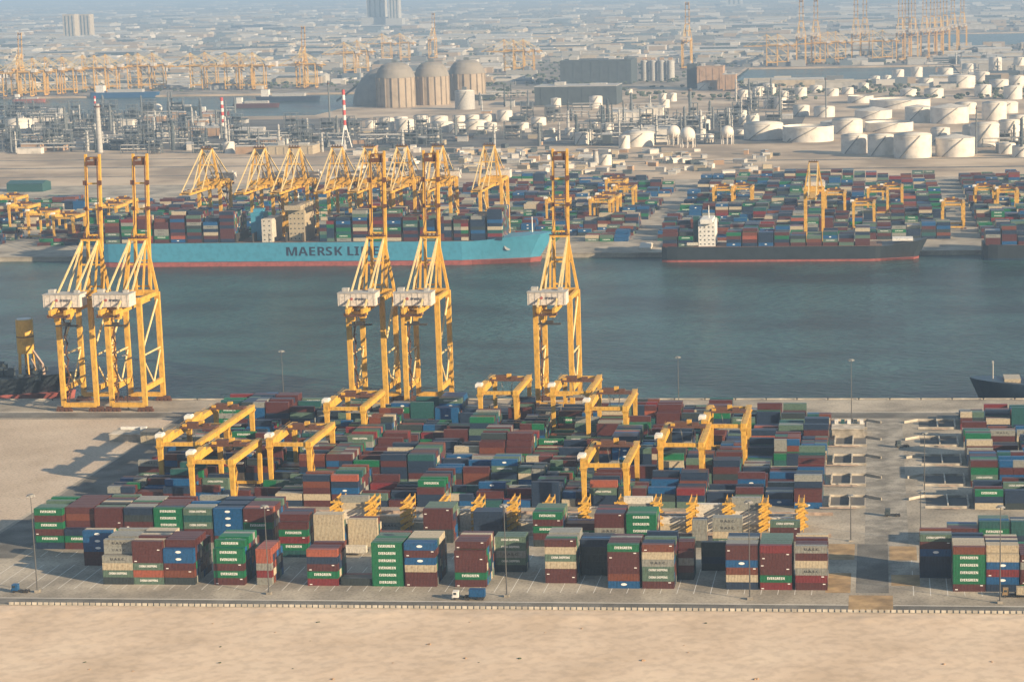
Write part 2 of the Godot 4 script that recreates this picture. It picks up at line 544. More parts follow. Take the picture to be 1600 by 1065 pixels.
func container_meshes(length: float) -> Dictionary:
	if cmesh.has(length): return cmesh[length]
	var L := length / 2.0
	var b := MB.new()
	var hw := 1.219
	for sx in [-1, 1]:
		for sz in [-1, 1]:
			b.box(Vector3(sx * (L - 0.09), HC / 2, sz * (hw - 0.08)), Vector3(0.18, HC - 0.02, 0.16))
		# end: door leaves with lock rods on one side, ribbed wall on the other
		b.box(Vector3(sx * (L - 0.10), HC / 2, 0), Vector3(0.08, HC - 0.2, hw * 2 - 0.32))
		for k in ([-0.75, -0.3, 0.3, 0.75] if sx > 0 else [-0.8, -0.4, 0.0, 0.4, 0.8]):
			b.box(Vector3(sx * (L - 0.045), HC / 2, k), Vector3(0.05, HC - 0.3, 0.07))
		b.box(Vector3(sx * (L - 0.09), 0.09, 0), Vector3(0.14, 0.18, hw * 2 - 0.32))
		b.box(Vector3(sx * (L - 0.09), HC - 0.08, 0), Vector3(0.14, 0.13, hw * 2 - 0.32))
	for sz in [-1, 1]:
		b.box(Vector3(0, 0.08, sz * (hw - 0.06)), Vector3(length - 0.36, 0.16, 0.12))
		b.box(Vector3(0, HC - 0.07, sz * (hw - 0.05)), Vector3(length - 0.36, 0.10, 0.10))
		# corrugated side
		var n := int(length * 1.8)
		var w := (length - 0.36) / n
		for i in n:
			var x: float = -L + 0.18 + i * w
			var z0: float = sz * (hw - 0.02)
			var z1: float = sz * (hw - 0.075)
			var pts := [[x, z1], [x + w * 0.2, z1], [x + w * 0.4, z0], [x + w * 0.75, z0], [x + w, z1]]
			for j in 4:
				var p0 := Vector3(pts[j][0], 0.16, pts[j][1])
				var p1 := Vector3(pts[j + 1][0], 0.16, pts[j + 1][1])
				var up := Vector3(0, HC - 0.28, 0)
				if sz > 0: b.quad(p0, p1, p1 + up, p0 + up)
				else: b.quad(p1, p0, p0 + up, p1 + up)
	var r := MB.new()
	r.box(Vector3(0, HC - 0.05, 0), Vector3(length - 0.1, 0.06, hw * 2 - 0.1))
	for i in 5:
		r.box(Vector3(-L + length * (i + 0.5) / 5.0, HC - 0.018, 0), Vector3(length / 5.0 - 0.5, 0.02, hw * 2 - 0.4))
	var simple := MB.new().span(Vector3(-L, 0, -hw), Vector3(L, HC - 0.03, hw))
	var top := sheet(-L + 0.04, L - 0.04, hw - 0.04, -hw + 0.04, HC - 0.012)
	cmesh[length] = {"body": b.mesh(), "roof": r.mesh(), "simple": simple.mesh(), "top": top.mesh()}
	return cmesh[length]

var oval: ArrayMesh
var plate: ArrayMesh
const ORD := ["first", "second", "third", "fourth", "fifth", "sixth", "seventh", "eighth", "ninth", "tenth", "eleventh", "twelfth", "thirteenth", "fourteenth", "fifteenth", "sixteenth", "seventeenth", "eighteenth", "nineteenth", "twentieth", "twenty-first", "twenty-second", "twenty-third", "twenty-fourth", "twenty-fifth", "twenty-sixth", "twenty-seventh", "twenty-eighth", "twenty-ninth", "thirtieth"]

func one_container(at: Vector3, key: String, length: float, label: String, group: String) -> void:
	var ms := container_meshes(length)
	var o := thing("shipping_container", label, "container", at, group)
	part("body", ms.body, M["paint_" + key], o)
	part("roof", ms.roof, M["roof_" + key], o)
	var front := 1.222
	if plate == null: plate = MB.new().box(Vector3.ZERO, Vector3(1.0, 0.34, 0.03)).mesh()
	if length > 10.0:
		match key:
			"G": lettering("EVERGREEN", 6.6, 0.72, M.white_ink, o, Vector3(0, HC * 0.56, front))
			"g": lettering("CHINA SHIPPING", 7.2, 0.62, M.white_ink, o, Vector3(0, HC * 0.55, front))
			"Y": lettering("U.A.S.C.", 5.8, 0.66, M.black_ink, o, Vector3(0.2, HC * 0.52, front))
			"M", "R", "U":
				if rng.randf() < 0.5: part("placard", plate, M.white_ink, o, Vector3(rng.randf_range(-5.2, -4.6), rng.randf_range(0.5, 0.8), front))
				if rng.randf() < 0.4: part("placard", plate, M.white_ink, o, Vector3(rng.randf_range(4.2, 5.0), HC - 0.5, front))
			"B":
				if oval == null:
					oval = MB.new().tube(Vector3.ZERO, Vector3(0, 0, 0.04), 1.0, 1.0, 20).mesh()
				var e := part("emblem", oval, M.white_ink, o, Vector3(0, HC * 0.55, front - 0.02))
				e.scale = Vector3(1.15, 0.5, 1.0)

func any_paint() -> String:
	var r := rng.randf()
	for a in [[0.26, "M"], [0.30, "U"], [0.325, "R"], [0.42, "B"], [0.62, "N"], [0.70, "G"], [0.785, "g"], [0.85, "C"], [0.91, "Y"], [0.95, "K"], [0.99, "T"], [1.1, "O"]]:
		if r < a[0]: return a[1]
	return "M"

# front stacks: left x, front z, rows deep, tiers in front (bottom to top), height behind, main roof paint behind ("" any), length
const KERB_STACKS := [
	[-321.8, -805.0, 3, "MMBBB", 5, "C", 12.19], [-304.0, -778.5, 8, "KgCY", 6, "Y", 12.19], [-291.8, -778.8, 8, "gOgMMM", 6, "C", 12.19], [-279.3, -778.8, 8, "KUMBB", 6, "M", 12.19],
	[-259.3, -778.8, 8, "MGMGG", 6, "G", 12.19], [-242.4, -779.5, 6, "YRYOO", 5, "O", 6.06], [-222.0, -779.0, 5, "RGMNO", 5, "M", 12.19], [-208.8, -779.4, 3, "K", 1, "K", 12.19],
	[-196.2, -778.8, 8, "GGGGGG", 6, "g", 12.19], [-183.2, -778.8, 8, "MMCBMB", 6, "C", 12.19], [-163.6, -778.8, 8, "MGMMM", 6, "M", 12.19], [-151.5, -800.0, 3, "KgYgg", 5, "g", 12.19],
	[-129.2, -785.0, 8, "MMCgCM", 6, "Y", 12.19], [-116.7, -796.0, 4, "KKKKN", 5, "N", 12.19], [-103.9, -778.6, 8, "BUMMMG", 6, "M", 12.19], [-90.6, -778.6, 8, "MggYCU", 6, "N", 12.19],
	[-77.9, -791.0, 4, "KMYM", 5, "M", 6.06], [-69.9, -804.0, 2, "KNKK", 4, "K", 12.19], [-58.4, -778.4, 8, "NCUBMM", 6, "Y", 12.19], [-45.4, -778.2, 8, "RGMMMR", 6, "g", 12.19],
	[-31.9, -778.2, 8, "MRYCMY", 6, "M", 12.19],
	[15.6, -796.0, 5, "NNNBMg", 6, "Y", 12.19], [27.6, -778.0, 8, "MGGGGU", 6, "C", 12.19], [40.2, -778.0, 8, "NBRBC", 6, "C", 12.19], [52.9, -778.0, 8, "GMMYM", 5, "M", 12.19]]
const BACK_STACKS := [
	[-352.0, -829.5, 9, "NGMGMG", 6, "g", 12.19], [-339.4, -829.5, 9, "MGN", 6, "M", 12.19], [-326.6, -831.0, 9, "MNGMMM", 6, "g", 12.19], [-313.8, -831.0, 9, "KKNMKN", 6, "Y", 12.19],
	[-301.0, -831.0, 9, "MKKGGG", 6, "M", 12.19], [-288.3, -831.0, 9, "YMMgTg", 6, "Y", 12.19], [-275.5, -831.0, 9, "NMBBBB", 6, "N", 12.19], [-262.8, -831.0, 9, "KKNGMM", 6, "M", 12.19],
	[-244.7, -819.5, 5, "TGRGM", 6, "M", 12.19], [-230.6, -822.0, 3, "RBCCCC", 6, "C", 12.19], [-217.4, -826.0, 3, "YCCCC", 5, "C", 12.19],
	[-189.6, -843.0, 6, "KKMMM", 5, "g", 12.19], [-169.8, -850.0, 4, "KNNN", 4, "N", 12.19], [-142.5, -838.0, 6, "KMGMG", 5, "g", 12.19], [-129.6, -843.0, 3, "KGM", 3, "M", 12.19],
	[-116.6, -836.0, 7, "KYYMM", 5, "N", 12.19], [-103.4, -836.0, 6, "KMGGG", 5, "G", 12.19], [-88.0, -830.0, 2, "KTg", 3, "g", 6.06], [-76.5, -838.0, 2, "KYYY", 4, "Y", 6.06], [-68.4, -842.0, 2, "gCYY", 4, "Y", 12.19],
	[-44.5, -838.0, 2, "YMMg", 4, "g", 12.19],
	[27.6, -838.0, 4, "MNM", 3, "M", 12.19], [40.2, -838.0, 5, "GRGT", 4, "g", 12.19], [53.0, -838.0, 5, "NNTT", 4, "N", 12.19]]

func add_stack(s: Array, row_name: String, index: int, singles: Array) -> void:
	var l: float = s[6]
	var tiers: String = s[3]
	var x: float = s[0] + l / 2.0
	for row in int(s[2]):
		var z: float = s[1] - 1.22 - row * 2.74
		var n := tiers.length()
		if row > 0:
			n = int(s[4]) - (1 if rng.randf() < 0.22 and row != 1 else 0)
			if row == int(s[2]) - 1 and rng.randf() < 0.4: n -= 1
		for k in maxi(n, 0):
			var key := tiers[k] if row == 0 else any_paint()
			if row > 0 and k == n - 1 and s[5] != "" and rng.randf() < 0.62: key = s[5]
			if row > 0 and k == n - 1 and n > tiers.length() and row < 3: key = s[5]
			var at := Vector3(x + rng.randf_range(-0.05, 0.05), k * HC, z)
			if row == 0 or (k == n - 1):
				singles.append({"at": at, "key": key, "len": l, "tier": k, "n": n, "row": row, "name": row_name, "index": index, "prio": (0 if row == 0 else 1 + row) + (2 if row_name != "kerb" and row > 0 else 0)})
			else:
				cbatch.append([Transform3D(Basis.from_scale(Vector3(l / 12.19, 1, 1)), at), key])

func flush_batch(called: String, label: String, batch: Array, parent: Node = null) -> void:
	var ms := container_meshes(12.19)
	var o := Node3D.new()
	o.name = numbered(called)
	add_child(o)
	tag(o, label, "containers", "", "stuff")
	var vc := flat(Color.WHITE, 0.40)
	vc.vertex_color_use_as_albedo = true
	vc.albedo_texture = M.wear
	vc.uv1_triplanar = true
	vc.uv1_world_triplanar = true
	vc.uv1_scale = Vector3.ONE * 0.13
	for pair in [["body", "simple", 0], ["roof", "top", 1]]:
		var mm := MultiMesh.new()
		mm.transform_format = MultiMesh.TRANSFORM_3D
		mm.use_colors = true
		mm.mesh = ms[pair[1]]
		mm.instance_count = batch.size()
		for i in batch.size():
			mm.set_instance_transform(i, batch[i][0])
			mm.set_instance_color(i, PAINT[batch[i][1]])
		var mi := MultiMeshInstance3D.new()
		mi.name = pair[0]
		mi.multimesh = mm
		mi.material_override = vc
		mi.set_meta("kind", "stuff")
		o.add_child(mi)
	# the painted lettering and emblems on their sides
	for mk in [["G", "EVERGREEN", 6.6, 0.72, M.white_ink], ["g", "CHINA SHIPPING", 7.2, 0.62, M.white_ink], ["Y", "U.A.S.C.", 5.8, 0.66, M.black_ink], ["B", "", 1.0, 0.45, M.white_ink]]:
		var m: Mesh
		var sc := Vector3(mk[2], mk[3], 1.0)
		if mk[1] == "":
			if oval == null: oval = MB.new().tube(Vector3.ZERO, Vector3(0, 0, 0.04), 1.0, 1.0, 20).mesh()
			m = oval
		else:
			var a := text_mesh(mk[1], mk[2], mk[3])
			m = a[0]
			sc = a[1]
		var where: Array = []
		for b in batch:
			if b[1] == mk[0] and b[0].basis.x.x > 0.9 and rng.randf() < 0.6: where.append(Transform3D(Basis.from_scale(sc), b[0].origin + Vector3(0, HC * 0.55, 1.222)))
		if where.is_empty(): continue
		var ml := MultiMesh.new()
		ml.transform_format = MultiMesh.TRANSFORM_3D
		ml.mesh = m
		ml.instance_count = where.size()
		for i in where.size(): ml.set_instance_transform(i, where[i])
		var mi2 := MultiMeshInstance3D.new()
		mi2.name = "lettering"
		mi2.multimesh = ml
		mi2.material_override = mk[4]
		mi2.set_meta("kind", "stuff")
		o.add_child(mi2, true)

func build_containers() -> void:
	var singles: Array = []
	for i in KERB_STACKS.size(): add_stack(KERB_STACKS[i], "kerb", i, singles)
	for i in BACK_STACKS.size(): add_stack(BACK_STACKS[i], "back", i, singles)
	singles.sort_custom(func(a, b): return a.prio < b.prio or (a.prio == b.prio and a.at.z > b.at.z) or (a.prio == b.prio and a.at.z == b.at.z and a.at.x < b.at.x))
	for i in singles.size():
		var s: Dictionary = singles[i]
		if i < 300:
			var where := ""
			var total := 21 if s.name == "kerb" else 21
			var past: bool = s.index >= total
			var num: String = ORD[(total - 1 - s.index) if not past else (s.index - total)]
			where = "%s stack %s the truck lane, %s" % [num, "before" if not past else "past", "kerb row" if s.name == "kerb" else "second row"]
			var tier: String = "top" if s.tier == s.n - 1 else ("bottom" if s.tier == 0 else ORD[s.tier] + "-tier")
			var lead: String = tier + " " + PAINT_NAME[s.key] + " container"
			if s.row > 0: lead += " of file " + str(s.row + 1)
			one_container(s.at, s.key, s.len, lead + ", " + where, "containers in the %s of stacks" % ("kerb row" if s.name == "kerb" else "second row"))
		else:
			cbatch.append([Transform3D(Basis.from_scale(Vector3(s.len / 12.19, 1, 1)), s.at), s.key])
	# gantry blocks, ten files wide
	var nz := FastNoiseLite.new()
	nz.seed = 31
	nz.frequency = 0.02
	for block in 5:
		var zf := -903.0 - block * 41.0
		for side in 2:
			var x := -348.0
			var x_end := -22.0
			if side == 1:
				x = 41.5
				x_end = 160.0
			while x < x_end - 12.0:
				var short := rng.randf() < 0.16
				var tall := 2.9 + nz.get_noise_2d(x, zf) * 4.6 + rng.randf_range(-0.9, 0.9) - (0.4 if block == 0 else 0.0)
				var same := any_paint() if rng.randf() < 0.35 else ""
				for row in 10:
					var n := clampi(int(round(tall + rng.randf_range(-1.5, 1.0))), 0, 5)
					for k in n:
						var key := same if same != "" and rng.randf() < 0.6 else any_paint()
						if key in ["C", "O"] and rng.randf() < 0.5: key = "N"
						var z := zf - 1.3 - row * 2.78
						if short:
							for h in 2:
								cbatch.append([Transform3D(Basis.from_scale(Vector3(0.495, 1, 1)), Vector3(x + 3.05 + h * 6.15, k * HC, z)), key if h == 0 else any_paint()])
						else:
							cbatch.append([Transform3D(Basis(), Vector3(x + 6.1, k * HC, z)), key])
				x += 12.95
	# refrigerated boxes between the racks
	for i in 14:
		var xr := -247.4 + i * 15.3 + 1.9
		var n := [2, 5, 2, 1, 3, 2, 1, 2, 3, 5, 2, 4, 5, 2][i] as int
		for row in 3:
			for k in maxi(0, n - (1 if row == 2 else 0) - (rng.randi() % 2 if row else 0)):
				cbatch.append([Transform3D(Basis(), Vector3(xr + 6.1, k * HC, -866.0 - row * 4.4)), ["W", "C", "W", "Y"][rng.randi() % 4]])
	flush_batch("container_blocks", "tightly packed mixed colour containers in the gantry blocks and behind the front stacks", cbatch)

# ---------------------------------------------------------------- quay cranes
func quay_crane(label: String, at: Vector3, boom_deg: float, group: String) -> Node3D:
	var t := thing("quay_crane", label, "crane", at, group)
	var y: Material = M.yellow
	var X := 9.4
	var G := 30.0
	var gh := 62.0          # top of the legs
	var gg := 58.6          # trolley girder
	for z in [0.0, -G]:
		for s in [-1, 1]:
			part("leg", MB.new().beam(Vector3(s * X, 3.2, z), Vector3(s * X, gh + 0.5, z), 2.5, 2.0, 2.7, 2.2).mesh(), y, t)
			var bg := MB.new()
			for k in 4:
				bg.box(Vector3(s * X + (k - 1.5) * 2.4, 0.75, z), Vector3(2.0, 1.5, 1.2))
				bg.tube(Vector3(s * X + (k - 1.5) * 2.4, 0.55, z - 0.75), Vector3(s * X + (k - 1.5) * 2.4, 0.55, z + 0.75), 0.55, 0.55, 8)
			bg.box(Vector3(s * X, 2.1, z), Vector3(7.6, 1.3, 1.5))
			part("bogie", bg.mesh(), M.rustdark, t)
		part("sill_beam", MB.new().span(Vector3(-X, 2.6, z - 1.1), Vector3(X, 5.0, z + 1.1)).mesh(), y, t)
		part("cross_beam", MB.new().span(Vector3(-X, gh - 1.6, z - 1.2), Vector3(X, gh + 1.5, z + 1.2)).mesh(), y, t)
		part("walkway", MB.new().box(Vector3(0, 7.2, z + 1.6), Vector3(2 * X - 2, 0.25, 1.0)).box(Vector3(0, 8.3, z + 2.1), Vector3(2 * X - 2, 0.12, 0.12)).mesh(), M.rustdark, t)
	for s in [-1, 1]:
		part("portal_beam", MB.new().beam(Vector3(s * X, 12.5, 0), Vector3(s * X, 12.5, -G), 1.7, 2.9).mesh(), y, t)
		part("tie", MB.new().tube(Vector3(s * X, 31.0, 0), Vector3(s * X, 31.0, -G), 0.55, 0.55, 8).mesh(), M.cream_steel, t)
		part("brace", MB.new().tube(Vector3(s * X, 33.0, 0), Vector3(s * X, gh - 3.0, -G), 0.6, 0.6, 8).mesh(), M.cream_steel, t)
		part("brace", MB.new().tube(Vector3(s * X, 30.5, 0), Vector3(s * X, 14.0, -G * 0.52), 0.5, 0.5, 8).mesh(), M.cream_steel, t)
		part("brace", MB.new().tube(Vector3(s * X, 30.5, -G), Vector3(s * X, 14.0, -G * 0.55), 0.5, 0.5, 8).mesh(), M.cream_steel, t)
		part("top_beam", MB.new().beam(Vector3(s * X, gh, 0), Vector3(s * X, gh, -G), 1.6, 2.4).mesh(), y, t)
		# trolley girder from the back reach to the hinge
		part("girder", MB.new().beam(Vector3(s * 4.2, gg + 0.2, 24.0), Vector3(s * 4.2, gg + 0.2, -G - 3.0), 1.5, 3.0).mesh(), y, t)
		# mast over the water-side legs
		part("mast_leg", MB.new().beam(Vector3(s * X, gh + 1.0, -G), Vector3(s * 4.6, 92.0, -G - 0.5), 1.5, 1.4, 1.2, 1.1).mesh(), y, t)
		part("mast_leg", MB.new().beam(Vector3(s * 4.4, gh + 1.0, -G + 9.0), Vector3(s * 4.6, 91.0, -G + 0.4), 1.0, 0.9).mesh(), y, t)
		part("backstay", MB.new().beam(Vector3(s * 4.6, 91.6, -G), Vector3(s * 4.3, gg + 1.5, 2.0), 0.85, 0.85).mesh(), M.cream_steel, t)
		part("backstay", MB.new().beam(Vector3(s * 4.6, 91.8, -G), Vector3(s * 4.9, gg + 2.0, 21.0), 0.8, 0.8).mesh(), M.cream_steel, t)
	part("mast_head", MB.new().box(Vector3(0, 92.0, -G), Vector3(10.2, 1.1, 1.4)).mesh(), y, t)
	part("mast_platform", MB.new().box(Vector3(0, 92.9, -G - 0.6), Vector3(11.4, 0.2, 3.2)).mesh(), M.rustdark, t)
	for k in 4: part("sheave", MB.new().tube(Vector3(-3.6 + k * 2.4, 93.6, -G - 0.4), Vector3(-3.0 + k * 2.4, 93.6, -G - 0.4), 0.9, 0.9, 10).mesh(), M.rustdark, t)
	part("mast_beam", MB.new().box(Vector3(0, 78.0, -G), Vector3(12.6, 1.0, 1.0)).mesh(), y, t)
	# machinery house on the back reach
	var h := part("machine_house", MB.new().span(Vector3(-11.0, gg + 2.2, 5.0), Vector3(9.6, gg + 9.0, 15.5)).mesh(), M.house, t)
	var rib := MB.new()
	for k in 7:
		rib.box(Vector3(-10.0 + k * 3.1, gg + 5.6, 15.56), Vector3(0.3, 6.2, 0.16))
	rib.box(Vector3(-0.7, gg + 9.15, 10.25), Vector3(21.2, 0.3, 11.2))
	part("panel_rib", rib.mesh(), M.lightgrey, h)
	part("vent_unit", MB.new().box(Vector3(-8.0, gg + 10.2, 9.0), Vector3(3.4, 1.8, 3.6)).box(Vector3(6.0, gg + 10.0, 9.5), Vector3(2.6, 1.4, 2.6)).mesh(), M.lightgrey, h)
	part("emblem", MB.new().tube(Vector3(-3.4, gg + 6.0, 15.5), Vector3(-3.4, gg + 6.0, 15.7), 0.8, 0.8, 14).mesh(), M.boot, h)
	lettering("DP WORLD", 6.0, 0.9, M.navy_ink, h, Vector3(1.6, gg + 5.9, 15.7))
	# back-reach end platform, trolley and cab
	part("end_platform", MB.new().box(Vector3(0, gg - 1.9, 22.5), Vector3(11.5, 0.5, 4.5)).box(Vector3(0, gg - 0.6, 24.7), Vector3(11.5, 0.16, 0.16)).box(Vector3(-5.6, gg - 1.2, 22.5), Vector3(0.16, 1.4, 4.4)).box(Vector3(5.6, gg - 1.2, 22.5), Vector3(0.16, 1.4, 4.4)).mesh(), M.rustdark, t)
	part("trolley", MB.new().box(Vector3(0, gg - 2.2, 12.0), Vector3(7.0, 2.4, 6.5)).box(Vector3(-3.2, gg - 4.4, 16.5), Vector3(2.6, 2.8, 3.2)).box(Vector3(1.5, gg - 4.0, 11.0), Vector3(3.0, 1.8, 3.0)).mesh(), y, t)
	part("spreader", MB.new().box(Vector3(0, gg - 8.5, 12.0), Vector3(12.2, 0.7, 2.3)).box(Vector3(0, gg - 7.5, 12.0), Vector3(4.0, 1.4, 2.0)).tube(Vector3(-2, gg - 7, 12), Vector3(-2, gg - 3.2, 12), 0.12, 0.12, 6).tube(Vector3(2, gg - 7, 12), Vector3(2, gg - 3.2, 12), 0.12, 0.12, 6).mesh(), M.dark, t)
	# stair tower on a land-side leg and railings
	var st := MB.new()
	for k in 12:
		var y0 := 5.0 + k * 4.6
		var zz := -2.2 if k % 2 == 0 else -6.0
		st.beam(Vector3(-X + 1.9, y0, zz), Vector3(-X + 1.9, y0 + 4.6, -8.2 - zz), 0.8, 0.25)
		st.box(Vector3(-X + 1.9, y0 + 4.6, -4.1), Vector3(0.9, 0.12, 6.0))
	part("stair", st.mesh(), M.rustdark, t)
	# boom
	var hinge := Vector3(0, gg + 0.4, -G - 4.0)
	var bt := Transform3D(Basis(Vector3.RIGHT, deg_to_rad(boom_deg)), hinge)
	var len := 80.5 if boom_deg > 45.0 else 62.0
	for s in [-1, 1]:
		var b := MB.new()
		b.t = bt
		b.beam(Vector3(s * 4.0, 0, 0), Vector3(s * 4.0, 0, -len), 1.5, 2.3, 1.2, 1.7)
		part("boom_girder", b.mesh(), y, t)
		if boom_deg > 45.0:      # forestays folded along the raised boom
			var f := MB.new()
			f.t = bt
			f.beam(Vector3(s * 3.2, 2.2, -len * 0.52), Vector3(s * 3.2, 1.8, -len * 0.97), 0.5, 0.5)
			f.beam(Vector3(s * 3.2, 2.2, -len * 0.52), Vector3(s * 4.4, 6.0, -34.0), 0.4, 0.4)
			part("forestay", f.mesh(), M.rustdark, t)
		else:
			for q in [0.45, 0.95]:
				part("forestay", MB.new().beam(Vector3(s * 4.5, 92.0, -G), bt * Vector3(s * 4.0, 1.0, -len * q), 0.7, 0.7).mesh(), M.cream_steel, t)
	if boom_deg < 45.0:
		part("boom_deck", MB.new().box(hinge + Vector3(0, 1.3, -len / 2.0), Vector3(6.6, 0.3, len)).mesh(), y, t)
	for k in 6:
		var tie := MB.new()
		tie.t = bt
		tie.box(Vector3(0, 0, -6.0 - k * (len - 8.0) / 5.0), Vector3(7.0, 0.9, 1.0))
		part("boom_tie", tie.mesh(), y, t)
	for a in [[Vector3(0, -0.2, -len + 4.6), Vector3(6.8, 0.9, 0.8), "boom_tip", 1], [Vector3(0, 1.3, -len + 5.2), Vector3(7.2, 0.2, 2.4), "boom_platform", 1], [Vector3(-2.0, 0.9, -len + 2.6), Vector3(1.5, 1.2, 1.8), "sheave_block", 1], [Vector3(1.9, 0.9, -len + 3.2), Vector3(1.7, 1.2, 2.4), "sheave_block", 1], [Vector3(0, 0.7, -len + 1.6), Vector3(6.6, 0.25, 0.25), "boom_railing", 1],
			[Vector3(-4.2, 1.5, -len * 0.62), Vector3(2.3, 0.8, 2.0), "boom_platform", 1], [Vector3(4.2, 1.5, -len * 0.62), Vector3(2.3, 0.8, 2.0), "boom_platform", 1], [Vector3(-4.2, 1.5, -len * 0.80), Vector3(2.3, 0.8, 2.6), "boom_platform", 1], [Vector3(4.2, 1.5, -len * 0.80), Vector3(2.3, 0.8, 2.6), "boom_platform", 1]]:
		var pl := MB.new()
		pl.t = bt
		pl.box(a[0], a[1])
		part(a[2], pl.mesh(), M.rustdark if a[3] else y, t)
	return t

func build_quay_cranes() -> void:
	var places := [[-444.2, 0], [-418.3, 0], [-284.2, 0], [-253.6, 0], [-186.4, 0]]
	var labels := ["yellow quay crane with raised boom beside the moored dark vessel", "yellow quay crane with raised boom, second from the moored dark vessel",
		"yellow quay crane with raised boom, third from the moored dark vessel", "yellow quay crane with raised boom, fourth from the moored dark vessel", "yellow quay crane with raised boom standing alone, farthest from the dark vessel"]
	# front legs seen at these pixels on the land-side rail
	var px := [[99.0, 151.5], [175.0, 226.5], [550.0, 604.5], [635.5, 689.5], [840.5, 895.5]]
	var first: Node3D
	for i in 5:
		var x := (gp(px[i][0], 643.0).x + gp(px[i][1], 643.0).x) / 2.0
		var at := Vector3(x, 0, -1113.5)
		if i == 0: first = quay_crane(labels[0], at, 84.0, "quay cranes with raised booms on the near quay")
		else: copy(first, at, labels[i])
	# far bank, booms lowered over the ship
	var far: Node3D
	var hx := [317.0, 397.0, 450.0, 515.0, 565.0, 615.0, 670.0, 750.0]
	for i in 8:
		var p := gp(hx[i], 293.0, 59.0)
		var at := Vector3(p.x + 3.0, 0, -1824.0)
		var lab: String = "golden quay crane with lowered boom over the light blue ship, %s from the stern" % ORD[i]
		if i == 0:
			far = quay_crane(lab, at, 0.0, "quay cranes with lowered booms over the light blue ship")
			far.rotation.y = PI
			far.position = Vector3(at.x, 0, -1824.0)
		else: copy(far, at, lab, PI)
	copy(far, Vector3(-55.0, 0, -1830.0), "lone golden quay crane behind the dark hulled container ship", PI, "quay cranes on the far bank", 0.8)
	# distant terminals
	for a in [[25, 150, 1], [50, 152, 0], [92, 148, 0], [150, 144, 0], [185, 142, 0], [220, 140, 0], [318, 140, 0], [340, 138, 0], [395, 140, 0], [415, 140, 0], [470, 138, 1], [495, 138, 0], [555, 116, 0], [612, 96, 0], [675, 92, 1], [805, 112, 0], [835, 112, 0], [1073, 108, 1], [1252, 102, 1], [1275, 100, 1], [1338, 96, 1], [1352, 94, 1], [1408, 95, 1], [1428, 94, 1], [1446, 92, 1], [1468, 90, 1], [1490, 82, 1], [1215, 104, 0], [1310, 98, 0], [1380, 96, 0], [8, 152, 0], [72, 150, 0], [118, 147, 0], [168, 144, 0], [236, 140, 0], [258, 139, 0], [372, 140, 0], [1322, 97, 0], [1395, 95, 0], [1418, 94, 1], [1458, 91, 1], [1478, 88, 1], [1505, 80, 1], [1232, 103, 0], [1290, 100, 0], [820, 113, 0], [575, 112, 0], [640, 95, 0]]:
		var g := gp(a[0], a[1])
		copy(first if a[2] else far, g, "hazy distant quay crane with its boom %s %s" % ["raised" if a[2] else "lowered", "beyond the dense refinery" if a[0] < 350 else ("beyond the striped flare stack" if a[0] < 560 else ("behind the huge domed tanks" if a[0] < 900 else "beyond the tank farm"))], 0.0 if a[2] else PI * 0.5, "distant quay cranes", (1.22 if a[0] > 1000 else 1.0) if a[2] else 0.9)

